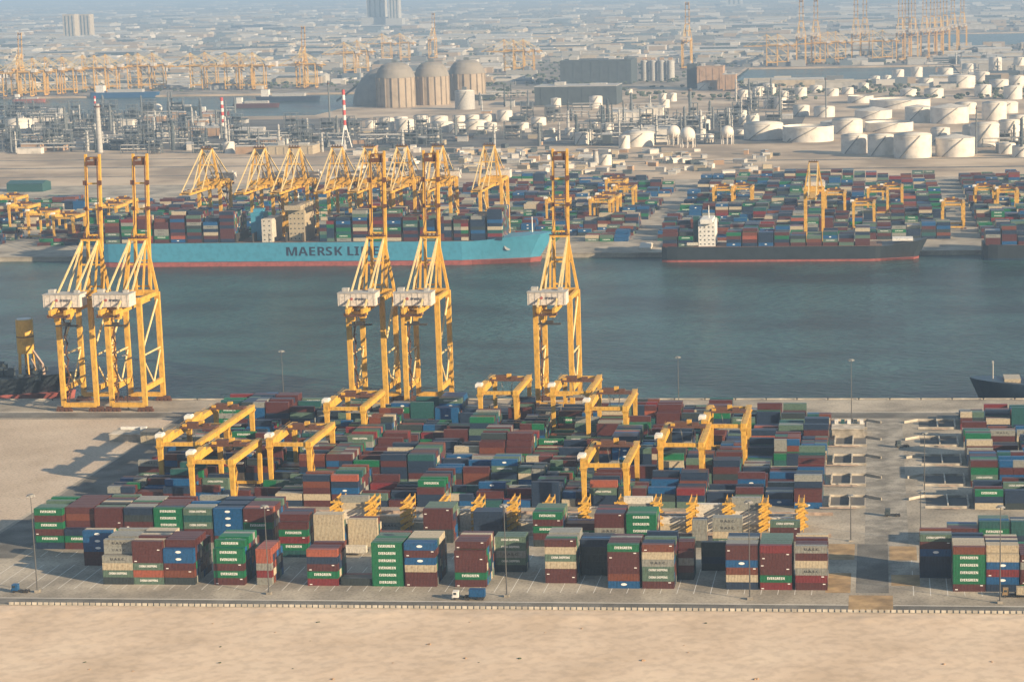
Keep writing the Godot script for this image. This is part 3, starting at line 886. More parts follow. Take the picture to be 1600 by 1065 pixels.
# ---------------------------------------------------------------- yard gantry cranes
func yard_gantry(label: String, at: Vector3) -> Node3D:
	var t := thing("yard_gantry_crane", label, "gantry crane", at, "yellow yard gantries")
	var X := 9.3
	var D := 42.0
	var H := 21.5
	var y: Material = M.yellow
	for z in [0.0, -D]:
		for s in [-1, 1]:
			part("leg", MB.new().beam(Vector3(s * X, 1.8, z), Vector3(s * X, H - 2.6, z), 1.7, 1.5, 2.3, 1.8).beam(Vector3(s * X, H - 2.6, z), Vector3(s * X, H - 0.9, z), 2.3, 1.8, 3.8, 2.8).mesh(), y, t)
			var bg := MB.new()
			for k in 2:
				bg.box(Vector3(s * X + (k - 0.5) * 3.0, 0.8, z), Vector3(2.4, 1.2, 1.0))
				bg.tube(Vector3(s * X + (k - 0.5) * 3.0, 0.45, z - 0.6), Vector3(s * X + (k - 0.5) * 3.0, 0.45, z + 0.6), 0.45, 0.45, 8)
			part("bogie", bg.mesh(), M.rustdark, t)
		part("sill_beam", MB.new().span(Vector3(-X, 1.3, z - 0.6), Vector3(X, 2.6, z + 0.6)).mesh(), y, t)
		part("end_beam", MB.new().span(Vector3(-X, H - 0.9, z - 0.8), Vector3(X, H + 0.8, z + 0.8)).mesh(), y, t)
	for s in [-1, 1]:
		part("girder", MB.new().beam(Vector3(s * X, H, 1.4), Vector3(s * X, H, -D - 1.4), 2.5, 2.7).mesh(), y, t)
		part("railing", MB.new().box(Vector3(s * (X + 1.3), H + 1.25, -D / 2), Vector3(0.9, 0.08, D)).box(Vector3(s * (X + 1.7), H + 2.2, -D / 2), Vector3(0.08, 0.08, D)).mesh(), y, t)
	part("equipment_house", MB.new().box(Vector3(-X - 1.2, H + 2.7, -4.2), Vector3(3.4, 2.6, 5.0)).box(Vector3(-X - 1.2, H + 4.1, -4.2), Vector3(2.8, 0.5, 4.2)).mesh(), M.white, t)
	var drum := MB.new()
	drum.tube(Vector3(-X - 1.2, H + 0.2, -9.5), Vector3(-X + 1.2, H + 0.2, -9.5), 2.1, 2.1, 16)
	drum.beam(Vector3(-X + 0.4, H + 1.4, 1.2), Vector3(-X + 0.4, H + 2.4, -15.5), 3.4, 2.6, 3.0, 2.2)
	part("cable_drum", drum.mesh(), y, t)
	var tz := -D + 8.0 + rng.randf() * 10.0
	part("trolley", MB.new().box(Vector3(0, H + 1.9, tz), Vector3(2 * X - 1.0, 1.0, 5.5)).box(Vector3(-3.0, H + 3.2, tz), Vector3(6.0, 1.8, 3.6)).box(Vector3(4.0, H + 3.0, tz + 0.5), Vector3(3.2, 1.4, 2.6)).mesh(), M.rustdark, t)
	part("hoist_housing", MB.new().box(Vector3(1.0, H + 3.6, tz - 1.0), Vector3(2.2, 2.2, 2.2)).box(Vector3(-6.5, H + 3.0, tz + 1.0), Vector3(2.0, 1.2, 3.0)).mesh(), y, t)
	var sp := MB.new().box(Vector3(0, 14.6, tz), Vector3(12.2, 0.55, 2.3)).box(Vector3(0, 15.4, tz), Vector3(4.5, 1.0, 2.0))
	for sx in [-1, 1]:
		for sz in [-1, 1]:
			sp.tube(Vector3(sx * 2.0, 15.8, tz + sz * 0.8), Vector3(sx * 3.0, H + 1.5, tz + sz * 1.2), 0.1, 0.1, 5)
	part("spreader", sp.mesh(), M.grey, t)
	var lad := MB.new()
	for k in 5:
		lad.beam(Vector3(X + 1.2, 2.6 + k * 3.4, -0.6 if k % 2 else -3.2), Vector3(X + 1.2, 6.0 + k * 3.4, -3.2 if k % 2 else -0.6), 0.7, 0.2)
	part("stair", lad.mesh(), y, t)
	return t

func build_yard_gantries() -> void:
	# front beam seen from (left, y) to (right, y); the block rails give the distance
	var seen := [[911.0, 977.0, 728.0, -894.0, "lone yellow gantry over the block nearest the reefer racks, beside the twin dark containers"], [296.0, 358.0, 723.0, -899.0, "yellow gantry at the sandy lot end of the block nearest the reefer racks"],
		[246.0, 306.0, 696.0, -935.0, "yellow gantry at the sandy lot end of the second block"], [416.0, 484.0, 695.0, -935.0, "yellow gantry of the second block, next from the sandy lot end"], [1030.0, 1096.0, 697.0, -935.0, "yellow gantry of the second block toward the truck lane"],
		[282.0, 351.0, 669.0, -977.0, "yellow gantry at the sandy lot end of the third block"], [1101.0, 1161.0, 666.0, -976.0, "yellow gantry of the third block toward the truck lane"],
		[506.0, 566.0, 640.0, -1017.0, "yellow gantry of the fourth block in front of the paired quay cranes"], [917.0, 975.0, 641.0, -1017.0, "yellow gantry of the fourth block beyond the lone quay crane"],
		[750.0, 805.0, 614.0, -1057.0, "yellow gantry of the fifth block standing before open water"], [861.0, 922.0, 614.0, -1057.0, "yellow gantry of the fifth block in front of the lone quay crane"]]
	for s in seen:
		var mid: float = (gp(s[0], s[2], 21.5).x + gp(s[1], s[2], 21.5).x) / 2.0
		yard_gantry(s[4], Vector3(mid, 0, s[3]))

# ---------------------------------------------------------------- reefer racks
func build_reefer_racks() -> void:
	var first: Node3D
	for i in 14:
		var x := -232.0 + i * 15.32
		var levels := 5
		var lab: String = "yellow stair tower of stacked zigzag flights, %s of the reefer racks from the cream stacks" % ORD[i]
		if first == null:
			first = thing("reefer_rack", lab, "rack", Vector3(x, 0, -864), "yellow reefer racks")
			var fr := MB.new()
			for sx in [-1, 1]:
				for z in [0.0, -6.0, -12.5]:
					fr.box(Vector3(sx * 1.1, 6.5, z), Vector3(0.25, 13.0, 0.25))
			part("frame", fr.mesh(), M.yellow, first)
			for k in levels - 1:
				part("platform", MB.new().box(Vector3(0, 2.9 * (k + 1), -6.2), Vector3(2.4, 0.18, 13.0)).box(Vector3(0, 2.9 * (k + 1) + 1.05, 0.2), Vector3(2.4, 0.1, 0.1)).mesh(), M.yellow, first)
				for s in [-1, 1]:
					part("railing", MB.new().box(Vector3(s * 1.2, 2.9 * (k + 1) + 1.05, -6.2), Vector3(0.08, 0.1, 13.0)).box(Vector3(s * 1.2, 2.9 * (k + 1) + 0.55, -6.2), Vector3(0.08, 0.5, 13.0)).mesh(), M.yellow, first)
				var f := MB.new()
				f.beam(Vector3(-2.3, 2.9 * k + 0.3, 1.9), Vector3(2.1, 2.9 * (k + 1) + 0.1, 1.3), 1.7, 0.8)
				f.beam(Vector3(-2.3, 2.9 * k + 1.3, 2.7), Vector3(2.1, 2.9 * (k + 1) + 1.1, 2.1), 0.14, 0.8)
				f.box(Vector3(2.5, 2.9 * (k + 1), 1.2), Vector3(1.3, 0.5, 2.4))
				f.box(Vector3(0, 2.9 * (k + 1) + 0.5, 0.6), Vector3(4.8, 0.9, 0.12))
				part("stair_flight", f.mesh(), M.yellow, first)
		else:
			copy(first, Vector3(x, 0, -864 + rng.randf_range(-0.8, 0.8)), lab)
	# low concrete rail beams in front of and behind the racks
	var rb := MB.new().span(Vector3(-350, 0, -0.6), Vector3(-20, 1.3, 0.6))
	tag(part("rail_beam", rb.mesh(), M.pinkish, self, Vector3(0, 0, -856.0)), "long low pinkish concrete beam in front of the reefer racks", "beam")
	tag(part("rail_beam", rb.mesh(), M.pinkish, self, Vector3(0, 0, -892.0)), "long low pinkish concrete beam behind the reefer racks", "beam")
# ---------------------------------------------------------------- ships
# hull along +X (bow at +X), origin at the stern on the water line, camera side at +Z
func hull_mesh(L: float, B: float, y0: float, y1: Callable, bow_from: float, rake: float, stern_from := 0.06) -> MB:
	var mb := MB.new()
	var n := 48
	var ring := func(i: int) -> Array:
		var u := float(i) / n
		var x := u * L
		var f := 1.0
		if u > bow_from: f = sqrt(maxf(0.0, 1.0 - pow((u - bow_from) / (1.0 - bow_from), 2.2)))
		if u < stern_from: f = 0.82 + 0.18 * sqrt(u / stern_from)
		var fl := f * (1.0 if u < bow_from else lerpf(1.0, 0.45, pow((u - bow_from) / (1.0 - bow_from), 0.7)))
		var top: float = y1.call(u)
		var xt := x + (rake * pow(clampf((u - bow_from) / (1.0 - bow_from), 0, 1), 2.0))
		return [Vector3(x, y0, fl * B / 2), Vector3(xt, top, f * B / 2), Vector3(xt, top, -f * B / 2), Vector3(x, y0, -fl * B / 2)]
	for i in n:
		var a: Array = ring.call(i)
		var b: Array = ring.call(i + 1)
		mb.quad(a[0], b[0], b[1], a[1])
		mb.quad(a[1], b[1], b[2], a[2])
		mb.quad(a[2], b[2], b[3], a[3])
	var s: Array = ring.call(0)
	mb.quad(s[3], s[0], s[1], s[2])
	return mb

func deck_cargo(batch: Array, x0: float, x1: float, z0: float, z1: float, y: float, tiers: int, skip: Array, bay := 13.6, turn := false) -> void:
	var x := x0
	while x + 12.2 < x1:
		var hide := false
		for s in skip: hide = hide or (x + 12.2 > s[0] and x < s[1])
		if not hide:
			var base := tiers + rng.randi_range(-1, 1)
			var half := rng.randf() < 0.3
			for r in int((z0 - z1) / 2.5):
				var n := maxi(1, base + rng.randi_range(-1, 0))
				for k in n:
					var key := any_paint()
					if half:
						for h in 2: batch.append([Transform3D(Basis.from_scale(Vector3(0.495, 1, 1)), Vector3(x + 3.05 + h * 6.15, y + k * HC, z0 - 1.25 - r * 2.5)), key if h == 0 else any_paint()])
					else: batch.append([Transform3D(Basis(), Vector3(x + 6.1, y + k * HC, z0 - 1.25 - r * 2.5)), key])
		x += bay

func house_block(t: Node3D, name_: String, lo: Vector3, hi: Vector3, mat: Material, rows: int) -> void:
	var h := part(name_, MB.new().span(lo, hi).mesh(), mat, t)
	for k in rows:
		var y := lerpf(lo.y, hi.y, (k + 0.55) / rows)
		var n := int((hi.x - lo.x) / 3.2)
		for j in n:
			part("window", MB.new().box(Vector3(lo.x + (j + 0.5) * (hi.x - lo.x) / n, y, maxf(lo.z, hi.z) + 0.03), Vector3(1.3, 0.9, 0.1)).mesh(), M.glass, h)

func build_ships() -> void:
	var cargo: Array = []
	# long light blue container ship on the far quay
	var Z := -1761.0
	var s := thing("container_ship", "long light blue container ship loaded with stacked containers at the far quay", "ship", Vector3(-664.0, -4.0, Z))
	var L := 378.0
	var sheer := func(u: float) -> float: return 20.0 + 5.5 * clampf((u - 0.86) / 0.14, 0, 1)
	var low := func(_u: float) -> float: return 4.2
	part("hull", hull_mesh(L, 42.0, 4.2, sheer, 0.84, 14.0).mesh(), M.maersk, s)
	part("boot_topping", hull_mesh(L, 41.0, -1.5, low, 0.84, 2.0).mesh(), M.boot, s)
	part("deck", MB.new().span(Vector3(6, 20.0, -19), Vector3(L * 0.86, 20.35, 19)).mesh(), M.deck, s)
	var x_ink := (-501.4 - 427.1) / 2.0 + 664.0 + 4.0
	lettering("MAERSK LINE", 80.0, 5.4, M.navy_ink, s, Vector3(x_ink, 12.4, 21.06))
	part("anchor_pocket", MB.new().tube(Vector3(352.5, 14.5, 13.4), Vector3(353.2, 14.7, 14.4), 3.4, 3.4, 14).mesh(), M.hull_navy, s)
	house_block(s, "bridge_tower", Vector3(165, 20.3, -17), Vector3(179, 50, 13), M.paint_C, 7)
	part("bridge_wing", MB.new().span(Vector3(164, 47.5, -21), Vector3(178, 51.2, 20.5)).mesh(), M.paint_C, s)
	part("mast", MB.new().tube(Vector3(171, 51, 0), Vector3(171, 61, 0), 0.6, 0.3, 6).box(Vector3(171, 57, 0), Vector3(0.6, 0.5, 7)).mesh(), M.white, s)
	house_block(s, "accommodation", Vector3(143, 20.3, -12), Vector3(152, 40, 19), M.paint_W, 5)
	part("funnel", MB.new().span(Vector3(130, 20.3, -9), Vector3(141, 44, 6)).box(Vector3(135.5, 45.5, -2), Vector3(8, 3, 9)).mesh(), M.maersk, s)
	for k in 23: part("lashing_bridge", MB.new().box(Vector3(4.9 + k * 14.4, 24.0, 0), Vector3(0.7, 7.5, 38)).mesh(), M.dark, s)
	part("foremast", MB.new().tube(Vector3(372, 25, 0), Vector3(372, 38, 0), 0.6, 0.4, 6).mesh(), M.white, s)
	deck_cargo(cargo, -658.0, -664.0 + L * 0.925, Z + 19.5, Z - 19.0, -4.0 + 20.6, 8, [[-538, -480]], 14.4)
	# dark ship farther along
	Z = -1764.0
	var d := thing("container_ship", "dark hulled container ship with white bridge tower and red waterline at the far quay", "ship", Vector3(-181.0, -4.0, Z))
	L = 214.0
	var sheer2 := func(u: float) -> float: return 12.5 + 4.5 * clampf((u - 0.88) / 0.12, 0, 1) + 1.0 * clampf((0.12 - u) / 0.12, 0, 1)
	var low2 := func(_u: float) -> float: return 1.9
	part("hull", hull_mesh(L, 32.0, 1.9, sheer2, 0.83, 8.0).mesh(), M.hull_dark, d)
	part("boot_topping", hull_mesh(L, 31.4, -1.5, low2, 0.83, 1.0).mesh(), M.boot, d)
	part("deck", MB.new().span(Vector3(3, 12.5, -15), Vector3(L * 0.86, 12.8, 15)).mesh(), M.deck, d)
	house_block(d, "bridge_tower", Vector3(31, 12.8, -13), Vector3(45, 34, 12.5), M.white, 6)
	part("bridge_wing", MB.new().span(Vector3(33, 32, -16), Vector3(43, 35.5, 15.8)).mesh(), M.white, d)
	part("funnel", MB.new().span(Vector3(26, 14, -5), Vector3(31, 37, 4)).mesh(), M.paint_T, d)
	part("mast", MB.new().tube(Vector3(39, 35, 0), Vector3(39, 46, 0), 0.6, 0.3, 6).box(Vector3(39, 41, 0), Vector3(0.5, 0.5, 6)).mesh(), M.white, d)
	part("lifeboat", MB.new().box(Vector3(26, 15.2, 14.6), Vector3(9, 2.4, 2.6)).mesh(), M.paint_W, d)
	part("forecastle", MB.new().span(Vector3(L * 0.9, 15.5, -7), Vector3(L * 0.98, 17.6, 7)).mesh(), M.white, d)
	deck_cargo(cargo, -180.0, -181.0 + L * 0.87, Z + 14.8, Z - 14.5, -4.0 + 12.9, 4, [[-153, -136]], 13.4)
	# stern of another ship at the frame edge
	Z = -1762.0
	var e := thing("container_ship", "dark hulled container ship moored past the lone crane, only its stern in view", "ship", Vector3(86.0, -4.0, Z))
	part("hull", hull_mesh(190.0, 32.0, 1.9, sheer2, 0.85, 8.0).mesh(), M.hull_dark, e)
	part("boot_topping", hull_mesh(190.0, 31.4, -1.5, low2, 0.85, 1.0).mesh(), M.hull_navy, e)
	part("deck", MB.new().span(Vector3(3, 12.5, -15), Vector3(160, 12.8, 15)).mesh(), M.deck, e)
	house_block(e, "bridge_tower", Vector3(60, 12.8, -13), Vector3(74, 38, 12.5), M.white, 6)
	deck_cargo(cargo, 88.0, 230.0, Z + 14.8, Z - 14.5, -4.0 + 12.9, 4, [[140, 165]], 13.4)
	flush_batch("deck_cargo", "stacked mixed colour containers on the decks of the moored ships", cargo)
	# bow of a navy ship at the near quay, pointing along -X
	var n := thing("cargo_ship", "navy blue ship bow with a light foremast at the near quay", "ship", Vector3(196.0, -4.0, -1164.0), "", PI)
	var sheer3 := func(u: float) -> float: return 10.6 + 2.4 * clampf((u - 0.82) / 0.18, 0, 1)
	part("hull", hull_mesh(140.0, 24.0, 0.0, sheer3, 0.80, 6.0).mesh(), M.hull_navy, n)
	part("boot_topping", hull_mesh(140.0, 23.6, -2.0, func(_u: float) -> float: return 0.2, 0.80, 0.5).mesh(), M.hull_dark, n)
	part("foremast", MB.new().tube(Vector3(133, 12.4, -1.2), Vector3(133, 22, -0.6), 0.35, 0.3, 6).tube(Vector3(133, 12.4, 1.2), Vector3(133, 22, 0.6), 0.35, 0.3, 6).box(Vector3(133, 21.5, 0), Vector3(1.0, 0.8, 3.4)).mesh(), M.lightgrey, n)
	part("forecastle", MB.new().span(Vector3(118, 11.0, -7), Vector3(127, 13.2, 7)).mesh(), M.paint_C, n)
	part("hatch_cover", MB.new().span(Vector3(60, 10.8, -9), Vector3(114, 13.6, 9)).mesh(), M.pinkish, n)
	part("deck_crane", MB.new().box(Vector3(100, 15.0, -6), Vector3(3, 6, 3)).beam(Vector3(100, 17.5, -6), Vector3(78, 16.5, -3), 1.2, 1.4).mesh(), M.paint_g, n)
	# dark vessel at the near quay with a tall yellow column on deck
	var v := thing("work_vessel", "dark hulled vessel with red sides moored beside the paired quay cranes", "ship", Vector3(-640.0, -4.0, -1172.0))
	var sheer4 := func(u: float) -> float: return 14.0 + 3.0 * clampf((u - 0.80) / 0.2, 0, 1)
	part("hull", hull_mesh(172.0, 34.0, 5.0, sheer4, 0.80, 6.0).mesh(), M.hull_dark, v)
	part("boot_topping", hull_mesh(172.0, 33.5, -2.0, func(_u: float) -> float: return 5.0, 0.80, 1.5).mesh(), M.boot, v)
	part("deck_house", MB.new().span(Vector3(100, 14, -8), Vector3(128, 20, 10)).box(Vector3(118, 22, 2), Vector3(9, 4, 8)).mesh(), M.slate, v)
	var cl := MB.new()
	for i in 26: cl.box(Vector3(92 + rng.randf() * 66, 14.5 + rng.randf() * 3.0, rng.randf_range(-12, 13)), Vector3(rng.randf_range(1.5, 6), rng.randf_range(2, 6), rng.randf_range(1.5, 4)))
	part("deck_gear", cl.mesh(), M.slate, v)
	part("deck_crane", MB.new().tube(Vector3(158, 15, 8), Vector3(158, 21, 8), 1.2, 1.0, 8).beam(Vector3(158, 21, 8), Vector3(149, 30, 2), 1.0, 1.2).mesh(), M.pinkish, v)
	var y := thing("yellow_column", "tall yellow steel cylinder standing on legs on the dark vessel", "column", Vector3(-494.0, 10.0, -1170.0))
	part("cylinder", MB.new().lathe(Vector3.ZERO, [Vector2(0.01, 13.2), Vector2(4.9, 13.2), Vector2(4.9, 32.4), Vector2(4.6, 32.8), Vector2(0.01, 32.9)], 24).mesh(), M.yellow, y)
	part("lid", MB.new().tube(Vector3(0, 32.9, 0), Vector3(0, 33.3, 0), 4.3, 4.0, 20).mesh(), M.white, y)
	part("seam_band", MB.new().tube(Vector3(0, 22.6, 0), Vector3(0, 23.2, 0), 5.05, 5.05, 24).mesh(), M.rustdark, y)
	for i in 6:
		var a := TAU * i / 6.0
		part("leg", MB.new().tube(Vector3(cos(a) * 5.0, 0, sin(a) * 5.0), Vector3(cos(a) * 4.2, 13.4, sin(a) * 4.2), 0.55, 0.55, 8).mesh(), M.yellow, y)
	part("brace", MB.new().tube(Vector3(5, 12, 0), Vector3(12, 1, 2), 0.4, 0.4, 6).tube(Vector3(4, 10, 3), Vector3(10, 0.5, 6), 0.4, 0.4, 6).mesh(), M.pinkish, y)

# ---------------------------------------------------------------- far terminal
func build_far_terminal() -> void:
	var batch: Array = []
	var nz := FastNoiseLite.new()
	nz.seed = 77
	nz.frequency = 0.008
	for block in 13:
		var zf := -1862.0 - block * 43.0
		var x := -1080.0
		while x < 330.0:
			var d := nz.get_noise_2d(x, zf * 1.7)
			var open := d < -0.28 or (absf(fmod(x + 4000.0, 290.0)) < 24.0)
			var left_back := x < -430.0 and zf < -2310.0 or x < -700.0 and zf < -2200.0
			if not open and not left_back:
				var tall := 2.9 + d * 4.0 + rng.randf_range(-1.0, 1.0)
				var same := any_paint() if rng.randf() < 0.3 else ""
				for r in 9:
					var n := clampi(int(round(tall + rng.randf_range(-1.2, 0.8))), 0, 5)
					for k in n:
						batch.append([Transform3D(Basis(), Vector3(x + 6.1, k * HC, zf - r * 2.75)), same if same != "" and rng.randf() < 0.6 else any_paint()])
			x += 13.0
	flush_batch("far_containers", "rows of small mixed colour containers stacked across the far terminal", batch)
	# gantries over the far blocks
	var first: Node3D
	for a in [[12, 345], [100, 378], [60, 372], [168, 360], [185, 352], [950, 345], [975, 330], [870, 352], [1130, 332], [1160, 330], [1350, 358], [1372, 335], [1395, 330], [1490, 358], [1540, 332], [1575, 336], [938, 352], [962, 318], [1305, 340], [30, 360]]:
		var g := gp(a[0], a[1])
		var lab := "small yellow yard gantry standing over the far container blocks"
		if first == null:
			first = yard_gantry(lab, g)
			first.set_meta("group", "yard gantries on the far terminal")
			first.scale = Vector3(1, 1.05, 0.7)
		else:
			copy(first, g, lab).scale = Vector3(1, 1.05, 0.7)
	# sheds on the far quay
	for a in [[45, 298, 55, 12, "T"], [268, 330, 28, 6, "W"], [530, 286, 24, 6, "W"], [915, 250, 20, 6, "W"], [1010, 388, 16, 4, "W"]]:
		var g := gp(a[0], a[1])
		var k := px_size(g)
		shed("warehouse", "%s low shed standing at the edge of the far terminal" % ("teal" if a[4] == "T" else "white"), g, Vector3(a[2] * k, a[3] * k, 26), M["paint_" + a[4]], M["roof_" + a[4]], "sheds of the far terminal")

func shed(called: String, label: String, at: Vector3, size: Vector3, wall: Material, roof: Material, group := "", turn := 0.0) -> Node3D:
	var t := thing(called, label, "building", at, group, turn)
	part("wall", MB.new().span(Vector3(-size.x / 2, -0.3, -size.z / 2), Vector3(size.x / 2, size.y, size.z / 2)).mesh(), wall, t)
	var r := MB.new()
	var h := size.x / 2 + 0.4
	var z := size.z / 2 + 0.4
	var up := size.y + minf(size.z * 0.12, 4.0)
	r.quad(Vector3(-h, size.y + 0.05, z), Vector3(h, size.y + 0.05, z), Vector3(h, up, 0), Vector3(-h, up, 0))
	r.quad(Vector3(-h, up, 0), Vector3(h, up, 0), Vector3(h, size.y + 0.05, -z), Vector3(-h, size.y + 0.05, -z))
	r.face3(Vector3(h, size.y + 0.05, z), Vector3(h, size.y + 0.05, -z), Vector3(h, up, 0))
	r.face3(Vector3(-h, size.y + 0.05, -z), Vector3(-h, size.y + 0.05, z), Vector3(-h, up, 0))
	part("roof", r.mesh(), roof, t)
	return t

# ---------------------------------------------------------------- tanks, refinery, silos
func tank(cx: float, base: float, wide: float, top: float, roof: String, label: String, group: String, mat: Material = null) -> Node3D:
	var g := gp(cx, base)
	var r := wide * px_size(g) * 0.5
	g.z -= r * 0.9
	g.x -= 0.0
	var h := maxf(4.0, height_at(cx, top, g.z))
	if roof == "cone": h *= 0.9
	var t := thing("storage_tank", label, "tank", g, group)
	part("shell", MB.new().lathe(Vector3.ZERO, [Vector2(r, -0.3), Vector2(r, h)], 36).mesh(), mat if mat else M.tank, t)
	match roof:
		"cone": part("roof", MB.new().lathe(Vector3.ZERO, [Vector2(r + 0.15, h), Vector2(0.01, h + r * 0.18)], 36).mesh(), M.tank_roof, t)
		"open":
			part("roof", MB.new().lathe(Vector3.ZERO, [Vector2(r - 0.6, h - 3.0), Vector2(0.01, h - 2.8)], 36).mesh(), M.tank_roof, t)
		_: part("roof", MB.new().ball(Vector3(0, h, 0), r * 1.005, 5, 32, 0.0, 0.12).mesh(), M.tank_roof, t)
	part("wind_girder", MB.new().lathe(Vector3.ZERO, [Vector2(r + 0.02, h - 2.2), Vector2(r + 0.5, h - 2.0), Vector2(r + 0.02, h - 1.8)], 36).mesh(), M.tank, t)
	var st := MB.new()
	for k in 10:      # stair winding up the shell
		var a := -2.3 + k * 0.11
		var b := a + 0.11
		st.beam(Vector3(cos(a) * (r + 0.7), h * k / 10.0, -sin(a) * (r + 0.7)), Vector3(cos(b) * (r + 0.7), h * (k + 1) / 10.0, -sin(b) * (r + 0.7)), 0.9, 1.1)
	part("stair", st.mesh(), M.grey, t)
	return t

func build_industry() -> void:
	var farm := "white storage tanks of the tank farm"
	for a in [[1192, 218, 62, 193, "dome"], [1262, 222, 80, 196, "open"], [1335, 240, 41, 211, "dome"], [1377, 243, 42, 211, "dome"], [1427, 247, 59, 210, "dome"], [1494, 245, 61, 211, "cone"], [1324, 209, 48, 187, "dome"], [1390, 206, 75, 190, "open"], [1435, 190, 40, 164, "cone"], [1485, 193, 60, 164, "cone"], [1555, 188, 38, 160, "dome"], [1365, 186, 58, 170, "cone"], [1407, 170, 95, 154, "open"], [1540, 229, 45, 193, "dome"], [1579, 222, 34, 188, "dome"], [1504, 137, 42, 119, "dome"], [1537, 151, 26, 133, "dome"], [1584, 155, 29, 135, "dome"], [1252, 181, 26, 165, "dome"], [1288, 183, 33, 167, "dome"], [1251, 151, 20, 137, "dome"], [1368, 130, 15, 119, "dome"], [1386, 131, 14, 118, "dome"], [1404, 126, 18, 109, "dome"], [1433, 124, 18, 105, "dome"], [1556, 116, 20, 90, "dome"], [1594, 113, 18, 90, "dome"], [1336, 137, 12, 126, "dome"], [1520, 225, 30, 196, "dome"], [1470, 222, 30, 200, "dome"], [1185, 150, 18, 136, "dome"], [1206, 148, 14, 137, "dome"], [1225, 155, 16, 143, "dome"], [1575, 240, 26, 224, "dome"], [1598, 245, 30, 228, "dome"], [1510, 178, 34, 161, "dome"], [1572, 177, 40, 160, "dome"], [1460, 153, 30, 139, "dome"], [1420, 150, 26, 138, "cone"], [1562, 141, 30, 125, "dome"], [1478, 121, 24, 107, "dome"], [1515, 116, 22, 100, "dome"], [1535, 128, 24, 113, "dome"], [1345, 161, 40, 149, "open"], [1302, 206, 40, 188, "cone"], [1560, 210, 44, 191, "open"], [1594, 200, 30, 181, "dome"], [1300, 150, 22, 139, "dome"], [1325, 147, 18, 137, "dome"], [1275, 145, 20, 134, "dome"], [1350, 140, 16, 130, "dome"], [1448, 136, 22, 123, "dome"], [1590, 135, 24, 119, "dome"]]:
		var big: String = "wide" if a[2] > 55 else ("mid-size" if a[2] > 28 else "small")
		var kind: String = {"open": "open-topped white tank", "cone": "cone-roofed white tank", "dome": "dome-roofed white tank"}[a[4]]
		tank(a[0], a[1], a[2], a[3], a[4], "%s %s in the %s of the tank farm" % [big, kind, "front row" if a[1] > 215 else ("middle rows" if a[1] > 160 else "hazy back rows")], farm)
	var row := "small white tanks beyond the light blue ship"
	for a in [[602, 205, 24, 185], [630, 206, 30, 187], [658, 205, 24, 184], [688, 206, 34, 191], [684, 192, 27, 182], [740, 202, 35, 189], [736, 188, 22, 180], [787, 190, 24, 173], [765, 205, 20, 192], [20, 201, 42, 187], [908, 226, 22, 207], [995, 229, 50, 207], [945, 258, 20, 242], [975, 232, 18, 212], [355, 239, 18, 222], [815, 203, 20, 192], [712, 207, 26, 194], [760, 190, 26, 179], [812, 188, 22, 177], [655, 191, 22, 181], [624, 193, 22, 183], [840, 196, 24, 184], [578, 200, 18, 189], [715, 190, 20, 181]]:
		tank(a[0], a[1], a[2], a[3], "dome", "small white tank in the row below the large domed tanks" if a[0] > 560 and a[0] < 830 else "small white tank standing among the refinery pipework", row)
	for i in 34:
		var tx := rng.randf_range(860, 1240)
		var ty := rng.randf_range(140, 225)
		var tw := rng.randf_range(9, 22)
		tank(tx, ty, tw, ty - tw * rng.randf_range(0.5, 0.95), "dome" if i % 3 else "cone", "%s small white tank between the refinery towers and the tank farm" % ["dome-roofed", "cone-roofed"][0 if i % 3 else 1], "small tanks between refinery and tank farm")
	# large domed tanks
	for a in [[613, 168, 61, 97, "nearest the striped flare stack"], [671, 164, 54, 96, "in the middle of three"], [726, 157, 57, 93, "beside the dark warehouse side"]]:
		var g := gp(a[0], a[1])
		var r: float = a[2] * px_size(g) * 0.5
		g.z -= r * 0.9
		var h := height_at(a[0], a[3], g.z)
		var t := thing("domed_tank", "huge sand-coloured domed tank " + a[4], "tank", g, "huge domed tanks")
		part("shell", MB.new().lathe(Vector3.ZERO, [Vector2(r, -0.3), Vector2(r, h * 0.66)], 48).mesh(), M.lng, t)
		part("roof", MB.new().lathe(Vector3.ZERO, [Vector2(r + 0.8, h * 0.66), Vector2(r * 0.97, h * 0.72), Vector2(r * 0.86, h * 0.84), Vector2(r * 0.68, h * 0.93), Vector2(r * 0.4, h * 0.985), Vector2(0.01, h)], 48).mesh(), M.lng_roof, t)
		for k in 8:
			var an := -2.6 + k * 0.36
			part("buttress", MB.new().box(Vector3(0, h * 0.33, 0), Vector3(1.6, h * 0.66, 3.0)).mesh(), M.lng, t, Vector3(cos(an) * (r + 0.5), 0, -sin(an) * (r + 0.5)))
		part("roof_gear", MB.new().box(Vector3(0, h + 2, 0), Vector3(10, 5, 8)).box(Vector3(r * 0.3, h + 1, 0), Vector3(r * 0.8, 1.2, 2)).mesh(), M.plant_steel, t)
	var gd := gp(592, 166)
	var rd := 52.0 * px_size(gd)
	gd.z -= rd
	var dm := thing("storage_dome", "low grey rounded storage dome behind the huge domed tanks", "dome", gd)
	part("shell", MB.new().ball(Vector3.ZERO, rd, 10, 40, 0.0, 1.12).mesh(), M.lng_roof, dm)
	part("conveyor", MB.new().beam(Vector3(-rd * 1.5, 8, 10), Vector3(0, rd * 1.12 + 3, 0), 4, 4).mesh(), M.plant_steel, dm)
	var gt := tank(724, 171, 31, 142, "dome", "grey tank with rooftop gear in front of the domed tanks", "", M.lightgrey)
	part("roof_gear", MB.new().box(Vector3(0, 38, 0), Vector3(8, 5, 6)).mesh(), M.plant_steel, gt)
